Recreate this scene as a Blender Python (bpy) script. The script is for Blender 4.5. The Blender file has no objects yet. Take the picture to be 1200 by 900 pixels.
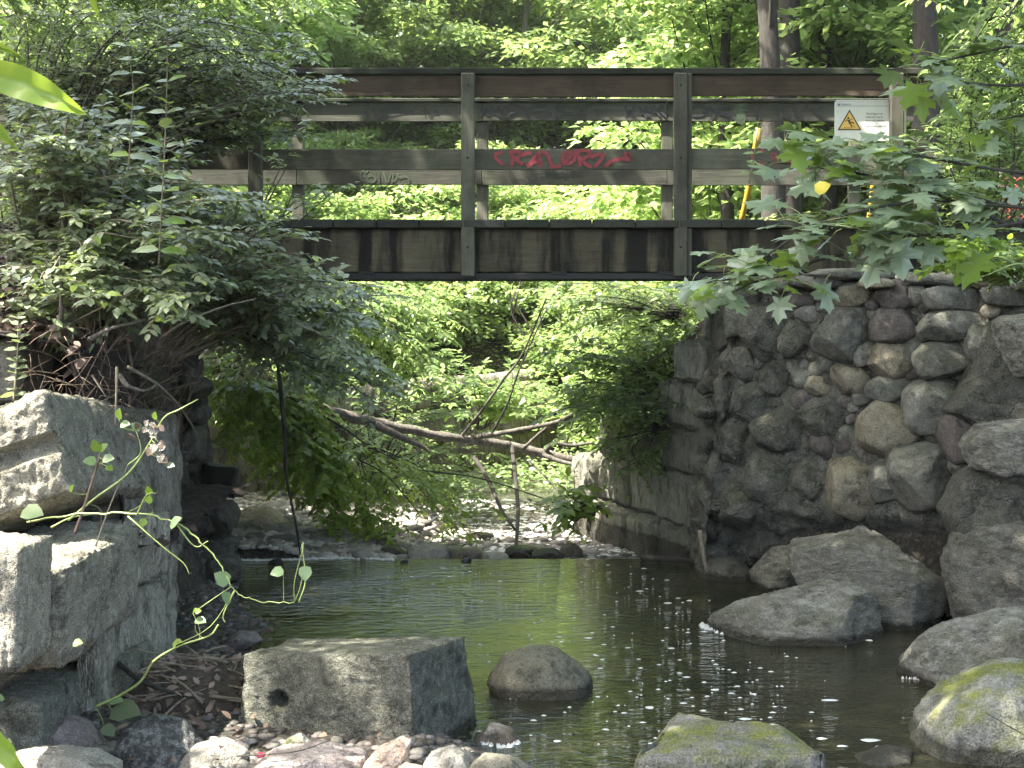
import bpy, bmesh, math, random
import numpy as np
from mathutils import Vector, Matrix
R = math.radians
SC = bpy.context.scene
COL = SC.collection
# ------------------------------------------------------------------ camera
F = 1800.0; VX = 677.0; HY = 345.0; CZ = 2.4       # focal length in photo pixels, vanishing point, eye height over the water
cam_d = bpy.data.cameras.new('camera'); cam = bpy.data.objects.new('camera', cam_d); COL.objects.link(cam)
cam_d.sensor_width = 36; cam_d.lens = 36 * F / 1200
cam_d.shift_x = (600 - VX) / 1200; cam_d.shift_y = (HY - 450) / 1200
cam_d.clip_start = 0.1; cam_d.clip_end = 600
cam.location = (0, 0, CZ); cam.rotation_euler = (R(90), 0, 0)
SC.camera = cam
# ------------------------------------------------------------------ light
SUN_EL, SUN_AZ = 59.0, -114.0     # azimuth clockwise from +Y
w = bpy.data.worlds.new('World'); SC.world = w; w.use_nodes = True
nt = w.node_tree; bg = nt.nodes['Background']
sky = nt.nodes.new('ShaderNodeTexSky'); sky.sky_type = 'NISHITA'; sky.sun_disc = False
sky.sun_elevation = R(SUN_EL); sky.sun_rotation = R(SUN_AZ); sky.air_density = 1.0; sky.dust_density = 4.5; sky.ozone_density = 0.4
nt.links.new(sky.outputs[0], bg.inputs[0]); bg.inputs[1].default_value = 0.15
sd = bpy.data.lights.new('sun', 'SUN'); sd.energy = 4.4; sd.angle = R(0.55); sd.color = (1, 0.95, 0.86)
sun = bpy.data.objects.new('sun', sd); COL.objects.link(sun)
tosun = Vector((math.sin(R(SUN_AZ)) * math.cos(R(SUN_EL)), math.cos(R(SUN_AZ)) * math.cos(R(SUN_EL)), math.sin(R(SUN_EL))))
sun.rotation_euler = tosun.to_track_quat('Z', 'Y').to_euler(); sun.location = tosun * 60
SC.view_settings.view_transform = 'Standard'; SC.view_settings.look = 'None'
SC.view_settings.exposure = 2.85; SC.view_settings.gamma = 1.0
SC.view_settings.use_white_balance = True; SC.view_settings.white_balance_temperature = 6650; SC.view_settings.white_balance_tint = 8
SC.render.engine = 'CYCLES'
cy = SC.cycles
cy.max_bounces = 9; cy.diffuse_bounces = 5; cy.glossy_bounces = 3; cy.transmission_bounces = 4; cy.transparent_max_bounces = 6
cy.use_denoising = True; cy.sample_clamp_indirect = 6; cy.caustics_reflective = False; cy.caustics_refractive = False
try: cy.denoiser = 'OPENIMAGEDENOISE'
except Exception: pass

def P(px, py, Y):
    return np.array([(px - VX) / F * Y, Y, CZ + (HY - py) / F * Y])
def W(px, py, z=0.0):
    Y = F * (CZ - z) / (py - HY); return np.array([(px - VX) / F * Y, Y, z])
# ------------------------------------------------------------------ numpy noise
def _h(ix, iy, iz, s):
    with np.errstate(over='ignore'):
        h = (ix.astype(np.uint32) * np.uint32(374761393)) ^ (iy.astype(np.uint32) * np.uint32(668265263)) ^ (iz.astype(np.uint32) * np.uint32(2246822519)) ^ np.uint32((s * 3266489917) & 0xffffffff)
        h = (h ^ (h >> np.uint32(13))) * np.uint32(1274126177)
        h = (h ^ (h >> np.uint32(16))) * np.uint32(2654435769)
        h = h ^ (h >> np.uint32(15))
    return (h & np.uint32(0xffff)).astype(np.float64) / 65535.0
def vnoise(p, s=0):
    i = np.floor(p).astype(np.int64); f = p - i; f = f * f * (3 - 2 * f)
    x, y, z = i[:, 0], i[:, 1], i[:, 2]; fx, fy, fz = f[:, 0], f[:, 1], f[:, 2]
    def L(a, b, t): return a + (b - a) * t
    c = {}
    for dx in (0, 1):
        for dy in (0, 1):
            for dz in (0, 1): c[dx, dy, dz] = _h(x + dx, y + dy, z + dz, s)
    return L(L(L(c[0,0,0], c[1,0,0], fx), L(c[0,1,0], c[1,1,0], fx), fy), L(L(c[0,0,1], c[1,0,1], fx), L(c[0,1,1], c[1,1,1], fx), fy), fz) * 2 - 1
def fbm(p, oct=4, s=0, ridge=False):
    p = np.asarray(p, float); out = np.zeros(len(p)); a = 1.0; t = 0.0
    for k in range(oct):
        n = vnoise(p * (2.03 ** k) + 17.3 * k, s + k)
        if ridge: n = 1 - 2 * np.abs(n)
        out += a * n; t += a; a *= 0.5
    return out / t
# ------------------------------------------------------------------ object helpers
def link(o, parent=None):
    COL.objects.link(o)
    if parent is not None: o.parent = parent
    return o
def tag(o, label=None, cat=None, group=None, kind=None):
    if label: o['label'] = label
    if cat: o['category'] = cat
    if group: o['group'] = group
    if kind: o['kind'] = kind
    return o
def empty(name, loc=(0, 0, 0)):
    o = bpy.data.objects.new(name, None); COL.objects.link(o); o.location = [float(v) for v in loc]; o.empty_display_size = 0.2
    return o
def mesh_np(name, V, Fc, mat, smooth=True, rnd=None):
    """V (n,3); Fc (m,k) int array of equal-sided faces or a list of faces"""
    me = bpy.data.meshes.new(name)
    if isinstance(Fc, np.ndarray):
        n, k = Fc.shape
        me.vertices.add(len(V)); me.vertices.foreach_set('co', np.asarray(V, np.float32).ravel())
        me.loops.add(n * k); me.loops.foreach_set('vertex_index', Fc.astype(np.int32).ravel())
        me.polygons.add(n); me.polygons.foreach_set('loop_start', np.arange(0, n * k, k, dtype=np.int32))
        me.update(calc_edges=True)
    else:
        me.from_pydata([tuple(v) for v in V], [], Fc); me.update()
    if smooth: me.polygons.foreach_set('use_smooth', np.ones(len(me.polygons), bool))
    if mat is not None: me.materials.append(mat)
    if rnd is not None:
        a = me.attributes.new('rnd', 'FLOAT', 'POINT'); a.data.foreach_set('value', np.asarray(rnd, np.float32))
    return me
def obj(name, V, Fc, mat, parent=None, smooth=True, rnd=None):
    """vertices are in world space; the origin stays at the parent"""
    V = np.asarray(V, float)
    if parent is not None: V = V - np.array(parent.location)
    return link(bpy.data.objects.new(name, mesh_np(name, V, Fc, mat, smooth, rnd)), parent)
class MB:
    def __init__(s): s.V = []; s.F = []; s.n = 0; s.r = []
    def add(s, V, Fc, r=0.0):
        V = np.asarray(V, float); s.V.append(V)
        for f in Fc: s.F.append([int(i) + s.n for i in f])
        s.n += len(V); s.r.append(np.full(len(V), r)); return s
    def build(s, name, mat, parent=None, smooth=True):
        return obj(name, np.vstack(s.V), s.F, mat, parent, smooth, np.concatenate(s.r))
BOXF = [(0,3,2,1), (4,5,6,7), (0,1,5,4), (1,2,6,5), (2,3,7,6), (3,0,4,7)]
def box(x0, x1, y0, y1, z0, z1, bev=0.006, jit=0.0, rs=None):
    """a bevelled box as verts, faces"""
    bm = bmesh.new(); vs = [bm.verts.new(c) for c in ((x0,y0,z0),(x1,y0,z0),(x1,y1,z0),(x0,y1,z0),(x0,y0,z1),(x1,y0,z1),(x1,y1,z1),(x0,y1,z1))]
    for f in BOXF: bm.faces.new([vs[i] for i in f])
    if bev: bmesh.ops.bevel(bm, geom=bm.edges[:], offset=bev, segments=1, affect='EDGES')
    bm.verts.index_update(); V = [v.co[:] for v in bm.verts]; Fc = [[v.index for v in f.verts] for f in bm.faces]; bm.free()
    V = np.array(V)
    if jit: V += np.random.RandomState(int(abs(x0 * 997 + z0 * 131)) % 9999).uniform(-jit, jit, V.shape)
    return V, Fc
def spline(pts, n=8):
    pts = [np.asarray(p, float) for p in pts]
    if len(pts) < 3: return np.array([pts[0] + (pts[-1] - pts[0]) * t for t in np.linspace(0, 1, n)])
    q = [2 * pts[0] - pts[1]] + pts + [2 * pts[-1] - pts[-2]]; out = []
    for i in range(1, len(q) - 2):
        for t in np.linspace(0, 1, n, endpoint=False):
            a, b, c, d = q[i-1], q[i], q[i+1], q[i+2]
            out.append(0.5 * (2*b + (c-a)*t + (2*a-5*b+4*c-d)*t*t + (3*b-a-3*c+d)*t**3))
    out.append(pts[-1]); return np.array(out)
def tube(path, r0, r1, k=6, rough=0.0, seed=0, cap=True):
    path = np.asarray(path, float); n = len(path)
    T = np.gradient(path, axis=0); T /= np.linalg.norm(T, axis=1)[:, None] + 1e-9
    up = np.array([0.13, 0.21, 0.97]); A = np.cross(T, up); bad = np.linalg.norm(A, axis=1) < 1e-3
    A[bad] = np.cross(T[bad], [1, 0, 0]); A /= np.linalg.norm(A, axis=1)[:, None]; B = np.cross(T, A)
    r = np.linspace(r0, r1, n)[:, None, None]
    th = np.linspace(0, 2*np.pi, k, endpoint=False)
    ring = A[:, None, :] * np.cos(th)[None, :, None] + B[:, None, :] * np.sin(th)[None, :, None]
    V = (path[:, None, :] + ring * r).reshape(-1, 3)
    if rough:
        nn = fbm(V * (1.2 / max(r0, 0.02)) * 0.5, 3, seed); V = V + ring.reshape(-1, 3) * (nn * rough * np.repeat(np.linspace(r0, r1, n), k))[:, None]
    Fc = [(i*k+j, i*k+(j+1) % k, (i+1)*k+(j+1) % k, (i+1)*k+j) for i in range(n-1) for j in range(k)]
    if cap: Fc += [tuple(range(k))[::-1], tuple(range((n-1)*k, n*k))]
    return V, Fc
_ico = {}
def ico(sub):
    if sub not in _ico:
        bm = bmesh.new(); bmesh.ops.create_icosphere(bm, subdivisions=sub, radius=1); bm.verts.index_update()
        _ico[sub] = (np.array([v.co[:] for v in bm.verts]), np.array([[v.index for v in f.verts] for f in bm.faces])); bm.free()
    return _ico[sub]
def outline_R(poly):
    """radius by angle of a star-shaped outline (px)"""
    poly = np.array(poly, float); lo, hi = poly.min(0), poly.max(0); c = poly.mean(0) * .4 + (lo + hi) / 2 * .6
    th = np.linspace(-np.pi, np.pi, 181); Rr = np.zeros(181); q = poly - c; q[:, 1] *= -1
    for k, t in enumerate(th):
        d = np.array([math.cos(t), math.sin(t)]); best = 0
        for i in range(len(q)):
            a, b = q[i], q[(i+1) % len(q)]; e = b - a; den = d[0]*e[1] - d[1]*e[0]
            if abs(den) < 1e-9: continue
            s = (a[0]*e[1] - a[1]*e[0]) / den; u = (a[0]*d[1] - a[1]*d[0]) / den
            if s > 0 and -1e-6 <= u <= 1 + 1e-6: best = max(best, s)
        Rr[k] = best
    bad = Rr == 0
    if bad.any(): Rr[bad] = np.interp(th[bad], th[~bad], Rr[~bad])
    return c, th, Rr
def ell(cx, cy, rx, ry, rot=0, n=14, jit=.07, seed=0, sq=2.4):
    rs = np.random.RandomState(seed + int(cx * 7 + cy)); out = []; a = R(rot)
    for t in np.linspace(0, 2*np.pi, n, endpoint=False):
        c, s = math.cos(t), math.sin(t); k = (abs(c)**sq + abs(s)**sq) ** (-1/sq) * (1 + rs.uniform(-jit, jit)); x, y = c*k*rx, s*k*ry
        out.append((cx + x*math.cos(a) - y*math.sin(a), cy + x*math.sin(a) + y*math.cos(a)))
    return out
def boulder(poly, Y, T, sub=4, p=2.5, rough=.05, cuts=6, cutd=.82, seed=1, nscale=2.2, lean=0.0, strat=0.0, fine=.012):
    """a rock whose outline is poly (px) seen at distance Y and half depth T (m)"""
    D, Fc = ico(sub); c, th, Rr = outline_R(poly); s = Y / F
    x, y, z = D[:, 0], D[:, 1], D[:, 2]; cc = np.sqrt(x*x + z*z) + 1e-9
    t = (cc ** p + np.abs(y) ** p) ** (-1 / p)
    Rt = np.interp(np.arctan2(z, x), th, Rr)
    V = np.stack([t * x * Rt * s, t * y * T, t * z * Rt * s], 1)
    size = (Rr.mean() * s + T) / 2
    rs = np.random.RandomState(seed)
    dims = np.array([V[:, 0].max(), T, V[:, 2].max()])
    for k in range(cuts):
        n = rs.normal(size=3); n[1] = -abs(n[1]) * 1.1 if k % 3 else n[1]; n /= np.linalg.norm(n)
        sup = (V @ n).max(); h = sup * rs.uniform(cutd, cutd + .12)
        d = V @ n - h; V -= n[None] * (np.maximum(d, 0) * .96)[:, None]
    N = V / dims; N /= np.linalg.norm(N, axis=1)[:, None] + 1e-9
    q = V / size * nscale + seed * 3.1
    dsp = fbm(q, 4, seed) * rough * size + fbm(q * 4, 3, seed + 9, True) * fine * size * 1.6
    if strat: dsp += strat * size * (fbm(np.stack([q[:, 0] * .5 + q[:, 2] * 1.1, q[:, 1] * .7, q[:, 2] * 3.5 - q[:, 0] * 1.5], 1), 3, seed + 5, True))
    V += N * dsp[:, None]
    V[:, 1] += lean * V[:, 2]
    cen = P(c[0], c[1], Y)
    return V + cen, Fc
def hexblock(C, n=16, rough=.02, seed=1, nscale=3.0, chip=.03, fine=.006, fn=None, streak=0.0):
    """C: 8 corners; bottom ring then top ring, counter-clockwise from front left. Each face gets n x n cells."""
    C = np.array(C, float); idx = {}; V = []; Fc = []
    def vid(a, b, c):
        k = (a, b, c)
        if k not in idx: idx[k] = len(V); V.append((a / n, b / n, c / n))
        return idx[k]
    for i in range(n):
        for j in range(n):
            for ax in range(3):
                for s in (0, n):
                    q = []
                    for (a, b) in ((i, j), (i+1, j), (i+1, j+1), (i, j+1)):
                        t = [a, b]; t.insert(ax, s); q.append(vid(*t))
                    if (s == 0) != (ax == 1): q.reverse()
                    Fc.append(q)
    U = np.array(V); u, v, w_ = U[:, 0:1], U[:, 1:2], U[:, 2:3]
    # u along x, v along depth, w up
    b = (C[0]*(1-u)+C[1]*u)*(1-v) + (C[3]*(1-u)+C[2]*u)*v
    t = (C[4]*(1-u)+C[5]*u)*(1-v) + (C[7]*(1-u)+C[6]*u)*v
    X = b*(1-w_) + t*w_
    cen = C.mean(0); size = np.linalg.norm(C.max(0) - C.min(0)) / 1.8
    e = np.minimum(U, 1 - U); es = np.sort(e, axis=1)[:, 1]           # distance to the nearest edge
    N = np.zeros_like(X)
    ex = (C[1]-C[0]+C[5]-C[4]); ey = (C[3]-C[0]+C[7]-C[4]); ez = (C[4]-C[0]+C[5]-C[1]+C[6]-C[2])
    for k, ev in enumerate((ex, ey, ez)):
        ev = ev / (np.linalg.norm(ev) + 1e-9)
        N[U[:, k] < 1e-6] -= ev; N[U[:, k] > 1 - 1e-6] += ev
    N /= np.linalg.norm(N, axis=1)[:, None] + 1e-9
    q = X / size * nscale + seed * 5.7
    dsp = fbm(q, 4, seed) * rough * size + fbm(q * 5, 3, seed + 3, True) * fine * size
    if streak: dsp += streak * size * fbm(q * np.array([7, 7, .9]), 3, seed + 8, True)
    dsp -= np.exp(-(es / .035) ** 1.0) * chip * size * (.45 + .55 * np.clip(fbm(q * 2.5, 3, seed + 11) + .5, 0, 1.4))
    X = X + N * dsp[:, None]
    if fn is not None: X = fn(X, U, N)
    return X, Fc
def facing(F4, depth, back=None):
    """8 corners out of a front quad (bl, br, tr, tl world points) and a depth vector"""
    bl, br, tr, tl = [np.array(p, float) for p in F4]; d = np.array(depth, float)
    return [bl, br, br + d, bl + d, tl, tr, tr + d, tl + d]
# ------------------------------------------------------------------ materials
def newmat(name):
    m = bpy.data.materials.new(name); m.use_nodes = True; t = m.node_tree; return m, t, t.nodes['Principled BSDF']
class NB:
    def __init__(s, t): s.t = t
    def n(s, typ, **kw):
        nd = s.t.nodes.new(typ)
        for k, v in kw.items():
            if k == 'i':
                for a, b in v.items():
                    if hasattr(b, 'node'): s.t.links.new(b, nd.inputs[a])
                    else: nd.inputs[a].default_value = b
            else: setattr(nd, k, v)
        return nd
    def ramp(s, f, stops):
        nd = s.t.nodes.new('ShaderNodeValToRGB'); s.t.links.new(f, nd.inputs[0]); el = nd.color_ramp.elements
        while len(el) < len(stops): el.new(.5)
        for e, (p, c) in zip(el, stops):
            e.position = p; e.color = (c, c, c, 1) if isinstance(c, (int, float)) else (*c, 1)
        return nd.outputs[0]
    def mix(s, f, a, b, bt='MIX'):
        nd = s.t.nodes.new('ShaderNodeMix'); nd.data_type = 'RGBA'; nd.blend_type = bt
        for k, v in ((0, f), (6, a), (7, b)):
            if hasattr(v, 'node'): s.t.links.new(v, nd.inputs[k])
            else: nd.inputs[k].default_value = v if isinstance(v, (int, float)) else (*v, 1) if len(v) == 3 else v
        return nd.outputs[2]
    def math(s, op, a, b=0.0, clamp=False):
        nd = s.t.nodes.new('ShaderNodeMath'); nd.operation = op; nd.use_clamp = clamp
        for k, v in ((0, a), (1, b)):
            if hasattr(v, 'node'): s.t.links.new(v, nd.inputs[k])
            else: nd.inputs[k].default_value = v
        return nd.outputs[0]
    def noise(s, vec, sc, det=5, rough=.55, dist=0.0):
        nd = s.n('ShaderNodeTexNoise', i={'Scale': sc, 'Detail': det, 'Roughness': rough, 'Distortion': dist}); s.t.links.new(vec, nd.inputs['Vector']); return nd.outputs[0]
def stone_mat(name, c1, c2, c3=None, speck=.5, bump=.5, moss=0.0, mosscol=(.14, .16, .03), sc=1.0, wet=True, stretch=(1, 1, 1), rough=.85, dist=.055, wetz=.07, crack=0.0):
    m, t, b = newmat(name); N = NB(t)
    pos = N.n('ShaderNodeNewGeometry'); oi = N.n('ShaderNodeObjectInfo')
    mp = N.n('ShaderNodeMapping', i={'Scale': stretch}); t.links.new(pos.outputs['Position'], mp.inputs[0]); v = mp.outputs[0]
    big = N.noise(v, 3.2 * sc, 6, .6, .4); med = N.noise(v, 14 * sc, 6, .65); fin = N.noise(v, 85 * sc, 3, .7)
    vor = N.n('ShaderNodeTexVoronoi', i={'Scale': 150 * sc}); t.links.new(v, vor.inputs['Vector'])
    col = N.mix(N.ramp(big, [(.32, 0), (.68, 1)]), c1, c2)
    c3 = c3 or tuple(x * 1.5 for x in c1)
    col = N.mix(N.ramp(med, [(.46, 0), (.62, 1)]), col, c3)
    dark = N.ramp(fin, [(.30, 1 - speck), (.5, 1), (.72, 1 + speck * .8)])
    col = N.mix(1.0, col, dark, 'MULTIPLY')
    val = N.ramp(oi.outputs['Random'], [(0, .72), (1, 1.28)])
    col = N.mix(1.0, col, val, 'MULTIPLY')
    bdark = N.ramp(N.noise(v, 6 * sc, 7, .75), [(.38, .30), (.48, 1), (.62, 1.0), (.72, 1.25)])
    col = N.mix(.85, col, bdark, 'MULTIPLY')
    if moss:
        sx = N.n('ShaderNodeSeparateXYZ'); t.links.new(pos.outputs['Normal'], sx.inputs[0])
        up = N.math('MULTIPLY_ADD', sx.outputs[2], .5); t.nodes[-1].inputs[2].default_value = .5
        mm = N.math('MULTIPLY', N.ramp(N.noise(v, 4.5 * sc, 6, .65), [(.42, 0), (.6, 1)]), N.ramp(up, [(.5, .15), (.85, 1)]))
        mm = N.math('MULTIPLY', mm, moss, True)
        mc = N.mix(N.ramp(fin, [(.35, 0), (.65, 1)]), tuple(x * .6 for x in mosscol), tuple(x * 1.4 for x in mosscol))
        col = N.mix(mm, col, mc)
    rg = N.ramp(med, [(.3, rough - .1), (.7, min(1, rough + .1))])
    if wet:
        sp = N.n('ShaderNodeSeparateXYZ'); t.links.new(pos.outputs['Position'], sp.inputs[0])
        h = N.math('ADD', sp.outputs[2], N.math('MULTIPLY', med, .06))
        wf = N.ramp(h, [(.0, 1), (max(wetz, .02), 1), (wetz + .03, 0)])
        col = N.mix(wf, col, N.mix(1.0, col, (.28, .27, .25), 'MULTIPLY'))
        rg = N.mix(wf, rg, (.25, .25, .25))
    t.links.new(col, b.inputs['Base Color']); t.links.new(rg, b.inputs['Roughness'])
    hh = N.math('ADD', N.math('MULTIPLY', med, 1.0), N.math('MULTIPLY', fin, .45))
    hh = N.math('ADD', hh, N.math('MULTIPLY', vor.outputs[0], .15))
    if crack:
        cv = N.n('ShaderNodeTexVoronoi', feature='DISTANCE_TO_EDGE', i={'Scale': 5.0 * sc}); 
        wv = N.n('ShaderNodeTexNoise', i={'Scale': 6.0 * sc, 'Detail': 4}); t.links.new(v, wv.inputs['Vector'])
        va = N.n('ShaderNodeVectorMath', operation='ADD'); t.links.new(v, va.inputs[0])
        vs = N.n('ShaderNodeVectorMath', operation='SCALE', i={'Scale': .35}); t.links.new(wv.outputs['Color'], vs.inputs[0]); t.links.new(vs.outputs[0], va.inputs[1])
        t.links.new(va.outputs[0], cv.inputs['Vector'])
        hh = N.math('ADD', hh, N.math('MULTIPLY', N.ramp(cv.outputs['Distance'], [(0, 0), (.05, 1)]), crack))
    bp = N.n('ShaderNodeBump', i={'Strength': bump, 'Distance': dist, 'Height': hh}); t.links.new(bp.outputs[0], b.inputs['Normal'])
    b.inputs['Specular IOR Level'].default_value = .35
    return m
def leaf_mat(name, dark, light, trans, rough=.4, tl=.4, spec=.5, vary=.25, tip=None):
    m, t, b = newmat(name); N = NB(t)
    at = N.n('ShaderNodeAttribute', attribute_name='rnd'); oi = N.n('ShaderNodeObjectInfo')
    f = N.math('ADD', at.outputs['Fac'], N.math('MULTIPLY', N.math('SUBTRACT', oi.outputs['Random'], .5), vary), True)
    col = N.mix(f, dark, light); tc = N.mix(f, tuple(x * .55 for x in trans), trans)
    if tip:
        g = N.ramp(at.outputs['Fac'], [(.91, 0), (.93, 1)]); col = N.mix(g, col, tip); tc = N.mix(g, tc, tuple(x * 2.2 for x in tip))
    t.links.new(col, b.inputs['Base Color']); b.inputs['Roughness'].default_value = rough; b.inputs['Specular IOR Level'].default_value = spec
    tr = N.n('ShaderNodeBsdfTranslucent'); t.links.new(tc, tr.inputs[0])
    mx = N.n('ShaderNodeMixShader', i={0: tl}); t.links.new(b.outputs[0], mx.inputs[1]); t.links.new(tr.outputs[0], mx.inputs[2])
    t.links.new(mx.outputs[0], t.nodes['Material Output'].inputs[0])
    return m
def wood_mat(name, c1, c2, green=0.0, axis='X', bump=.35, stain=0.0, rough=.8):
    m, t, b = newmat(name); N = NB(t)
    pos = N.n('ShaderNodeNewGeometry'); oi = N.n('ShaderNodeObjectInfo')
    off = N.n('ShaderNodeVectorMath', operation='ADD'); t.links.new(pos.outputs['Position'], off.inputs[0])
    rv = N.n('ShaderNodeCombineXYZ'); sc_ = N.math('MULTIPLY', oi.outputs['Random'], 37.0); t.links.new(sc_, rv.inputs[0]); t.links.new(sc_, rv.inputs[2]); t.links.new(rv.outputs[0], off.inputs[1])
    S = {'X': (.9, 9, 16), 'Z': (14, 14, .9), 'Y': (10, .8, 10)}[axis]
    mp = N.n('ShaderNodeMapping', i={'Scale': S}); t.links.new(off.outputs[0], mp.inputs[0])
    g = N.noise(mp.outputs[0], 2.0, 6, .65, 1.2); g2 = N.noise(mp.outputs[0], 7.0, 4, .7)
    col = N.mix(N.ramp(g, [(.3, 0), (.7, 1)]), c1, c2)
    col = N.mix(1.0, col, N.ramp(oi.outputs['Random'], [(0, .75), (1, 1.25)]), 'MULTIPLY')
    bl = N.noise(off.outputs[0], 2.2, 5, .7); col = N.mix(.65, col, N.ramp(bl, [(.33, .35), (.52, 1), (.75, 1.25)]), 'MULTIPLY')
    col = N.mix(.5, col, N.ramp(g2, [(.35, .55), (.5, 1)]), 'MULTIPLY')
    if green:
        gm = N.math('MULTIPLY', N.ramp(N.noise(off.outputs[0], 3.0, 4, .6), [(.42, 0), (.65, 1)]), green)
        col = N.mix(gm, col, (.035, .05, .025))
    if stain:
        ms = N.n('ShaderNodeMapping', i={'Scale': (3.8, 1, .55)}); t.links.new(pos.outputs['Position'], ms.inputs[0])
        sf = N.math('MULTIPLY', N.ramp(N.noise(ms.outputs[0], 1.3, 5, .6), [(.46, 0), (.59, 1)]), stain)
        col = N.mix(sf, col, (.006, .006, .005))
    kn = N.n('ShaderNodeTexVoronoi', i={'Scale': 2.6}); mk = N.n('ShaderNodeMapping', i={'Scale': (1, 1, 1.6) if axis == 'X' else (1.6, 1.6, .8)})
    t.links.new(off.outputs[0], mk.inputs[0]); t.links.new(mk.outputs[0], kn.inputs['Vector'])
    col = N.mix(.7, col, N.ramp(kn.outputs[0], [(.045, .2), (.075, 1)]), 'MULTIPLY')
    t.links.new(col, b.inputs['Base Color']); b.inputs['Roughness'].default_value = rough; b.inputs['Specular IOR Level'].default_value = .25
    bp = N.n('ShaderNodeBump', i={'Strength': bump, 'Distance': .01, 'Height': N.math('ADD', g, N.math('MULTIPLY', g2, .5))}); t.links.new(bp.outputs[0], b.inputs['Normal'])
    return m
def plain(name, c, rough=.6, metal=0.0, nz=0.0, sc=20, bump=0.0):
    m, t, b = newmat(name); N = NB(t); pos = N.n('ShaderNodeNewGeometry')
    f = N.noise(pos.outputs['Position'], sc, 5, .6)
    col = N.mix(1.0, c, N.ramp(f, [(.3, 1 - nz), (.7, 1 + nz)]), 'MULTIPLY')
    t.links.new(col, b.inputs['Base Color']); b.inputs['Roughness'].default_value = rough; b.inputs['Metallic'].default_value = metal
    if bump:
        bp = N.n('ShaderNodeBump', i={'Strength': bump, 'Distance': .02, 'Height': f}); t.links.new(bp.outputs[0], b.inputs['Normal'])
    return m
def bark_mat(name, c1, c2, sc=1.0):
    m, t, b = newmat(name); N = NB(t); pos = N.n('ShaderNodeNewGeometry')
    mp = N.n('ShaderNodeMapping', i={'Scale': (1, 1, .25)}); t.links.new(pos.outputs['Position'], mp.inputs[0])
    g = N.noise(mp.outputs[0], 22 * sc, 6, .7, .5); col = N.mix(N.ramp(g, [(.35, 0), (.65, 1)]), c1, c2)
    t.links.new(col, b.inputs['Base Color']); b.inputs['Roughness'].default_value = .9
    bp = N.n('ShaderNodeBump', i={'Strength': .8, 'Distance': .03, 'Height': g}); t.links.new(bp.outputs[0], b.inputs['Normal']); return m

M = {}
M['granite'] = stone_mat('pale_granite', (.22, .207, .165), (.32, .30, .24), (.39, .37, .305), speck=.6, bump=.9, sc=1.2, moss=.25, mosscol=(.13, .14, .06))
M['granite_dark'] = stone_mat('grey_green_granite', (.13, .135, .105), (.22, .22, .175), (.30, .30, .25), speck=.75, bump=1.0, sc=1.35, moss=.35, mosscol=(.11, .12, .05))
M['granite_streak'] = stone_mat('split_granite', (.27, .25, .195), (.39, .365, .29), (.48, .455, .375), speck=.55, bump=1.0, sc=1.1, stretch=(1.6, 1.6, .35), moss=.3, mosscol=(.13, .15, .06), dist=.05, crack=.25)
M['field'] = stone_mat('grey_fieldstone', (.09, .09, .077), (.145, .143, .123), (.20, .195, .165), speck=.45, bump=.6, moss=.35, mosscol=(.075, .085, .035))
M['field_tan'] = stone_mat('tan_fieldstone', (.13, .113, .08), (.18, .16, .117), (.22, .20, .15), speck=.5, bump=.5, moss=.2, mosscol=(.08, .09, .03))
M['field_purple'] = stone_mat('purplish_fieldstone', (.07, .058, .052), (.10, .085, .076), (.125, .11, .10), speck=.5, bump=.5)
M['mortar'] = stone_mat('old_lumpy_mortar', (.085, .086, .07), (.135, .133, .11), (.18, .176, .148), speck=.5, bump=1.0, sc=.9, moss=.4, mosscol=(.07, .08, .03), dist=.07, crack=.4)
M['darkwall'] = stone_mat('shade_dark_rubble', (.055, .055, .045), (.10, .097, .08), (.14, .133, .11), speck=.5, bump=1.0, sc=1.0, dist=.06)  # dark tone stands for shade, as on the left abutment
M['boulder'] = stone_mat('weathered_boulder', (.16, .155, .13), (.25, .24, .205), (.34, .325, .28), speck=.55, bump=1.0, moss=.45, mosscol=(.11, .115, .05), stretch=(.8, .8, 1.9), dist=.08, crack=.25)
M['boulder_pink'] = stone_mat('pinkish_boulder', (.33, .26, .22), (.44, .37, .32), (.50, .44, .39), speck=.4, bump=.8, moss=.2)
M['mossy'] = stone_mat('mossy_boulder', (.18, .18, .155), (.25, .245, .21), (.30, .29, .26), speck=.6, bump=.8, moss=1.0, mosscol=(.15, .165, .035), sc=.9, wetz=.10)
M['block_far'] = stone_mat('sandy_retaining_blocks', (.12, .105, .08), (.21, .19, .15), (.30, .28, .23), speck=.35, bump=.8, stretch=(2.2, 2.2, .35), wet=False, dist=.05, crack=.2)
M['block_shade'] = stone_mat('greenish_retaining_blocks', (.19, .187, .145), (.28, .275, .22), (.35, .338, .275), speck=.4, bump=.9, stretch=(2.0, 2.0, .4), moss=.3, mosscol=(.11, .12, .05), dist=.05, crack=.3)
M['pebble'] = stone_mat('pale_gravel', (.36, .33, .31), (.50, .47, .44), (.55, .53, .50), speck=.3, bump=.4, wet=False)
M['conglom'] = stone_mat('dark_pebbly_rock', (.07, .072, .07), (.115, .115, .11), (.33, .33, .32), speck=.8, bump=1.0, sc=1.8, wetz=0.0, wet=False)
M['purple'] = stone_mat('mauve_slab', (.22, .18, .17), (.29, .25, .235), (.33, .29, .27), speck=.6, bump=.8, wet=False, sc=1.4)
M['palerock'] = stone_mat('pale_rock', (.27, .25, .205), (.36, .335, .28), (.42, .39, .34), speck=.45, bump=.8, wet=False, sc=1.3)
M['tanrock'] = stone_mat('tan_pink_rock', (.36, .26, .19), (.45, .35, .27), (.5, .42, .36), speck=.45, bump=.7, wet=False, sc=1.5)
M['wetrock'] = stone_mat('wet_rock', (.10, .095, .07), (.15, .14, .10), speck=.5, bump=.7, wetz=.08)
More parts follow.
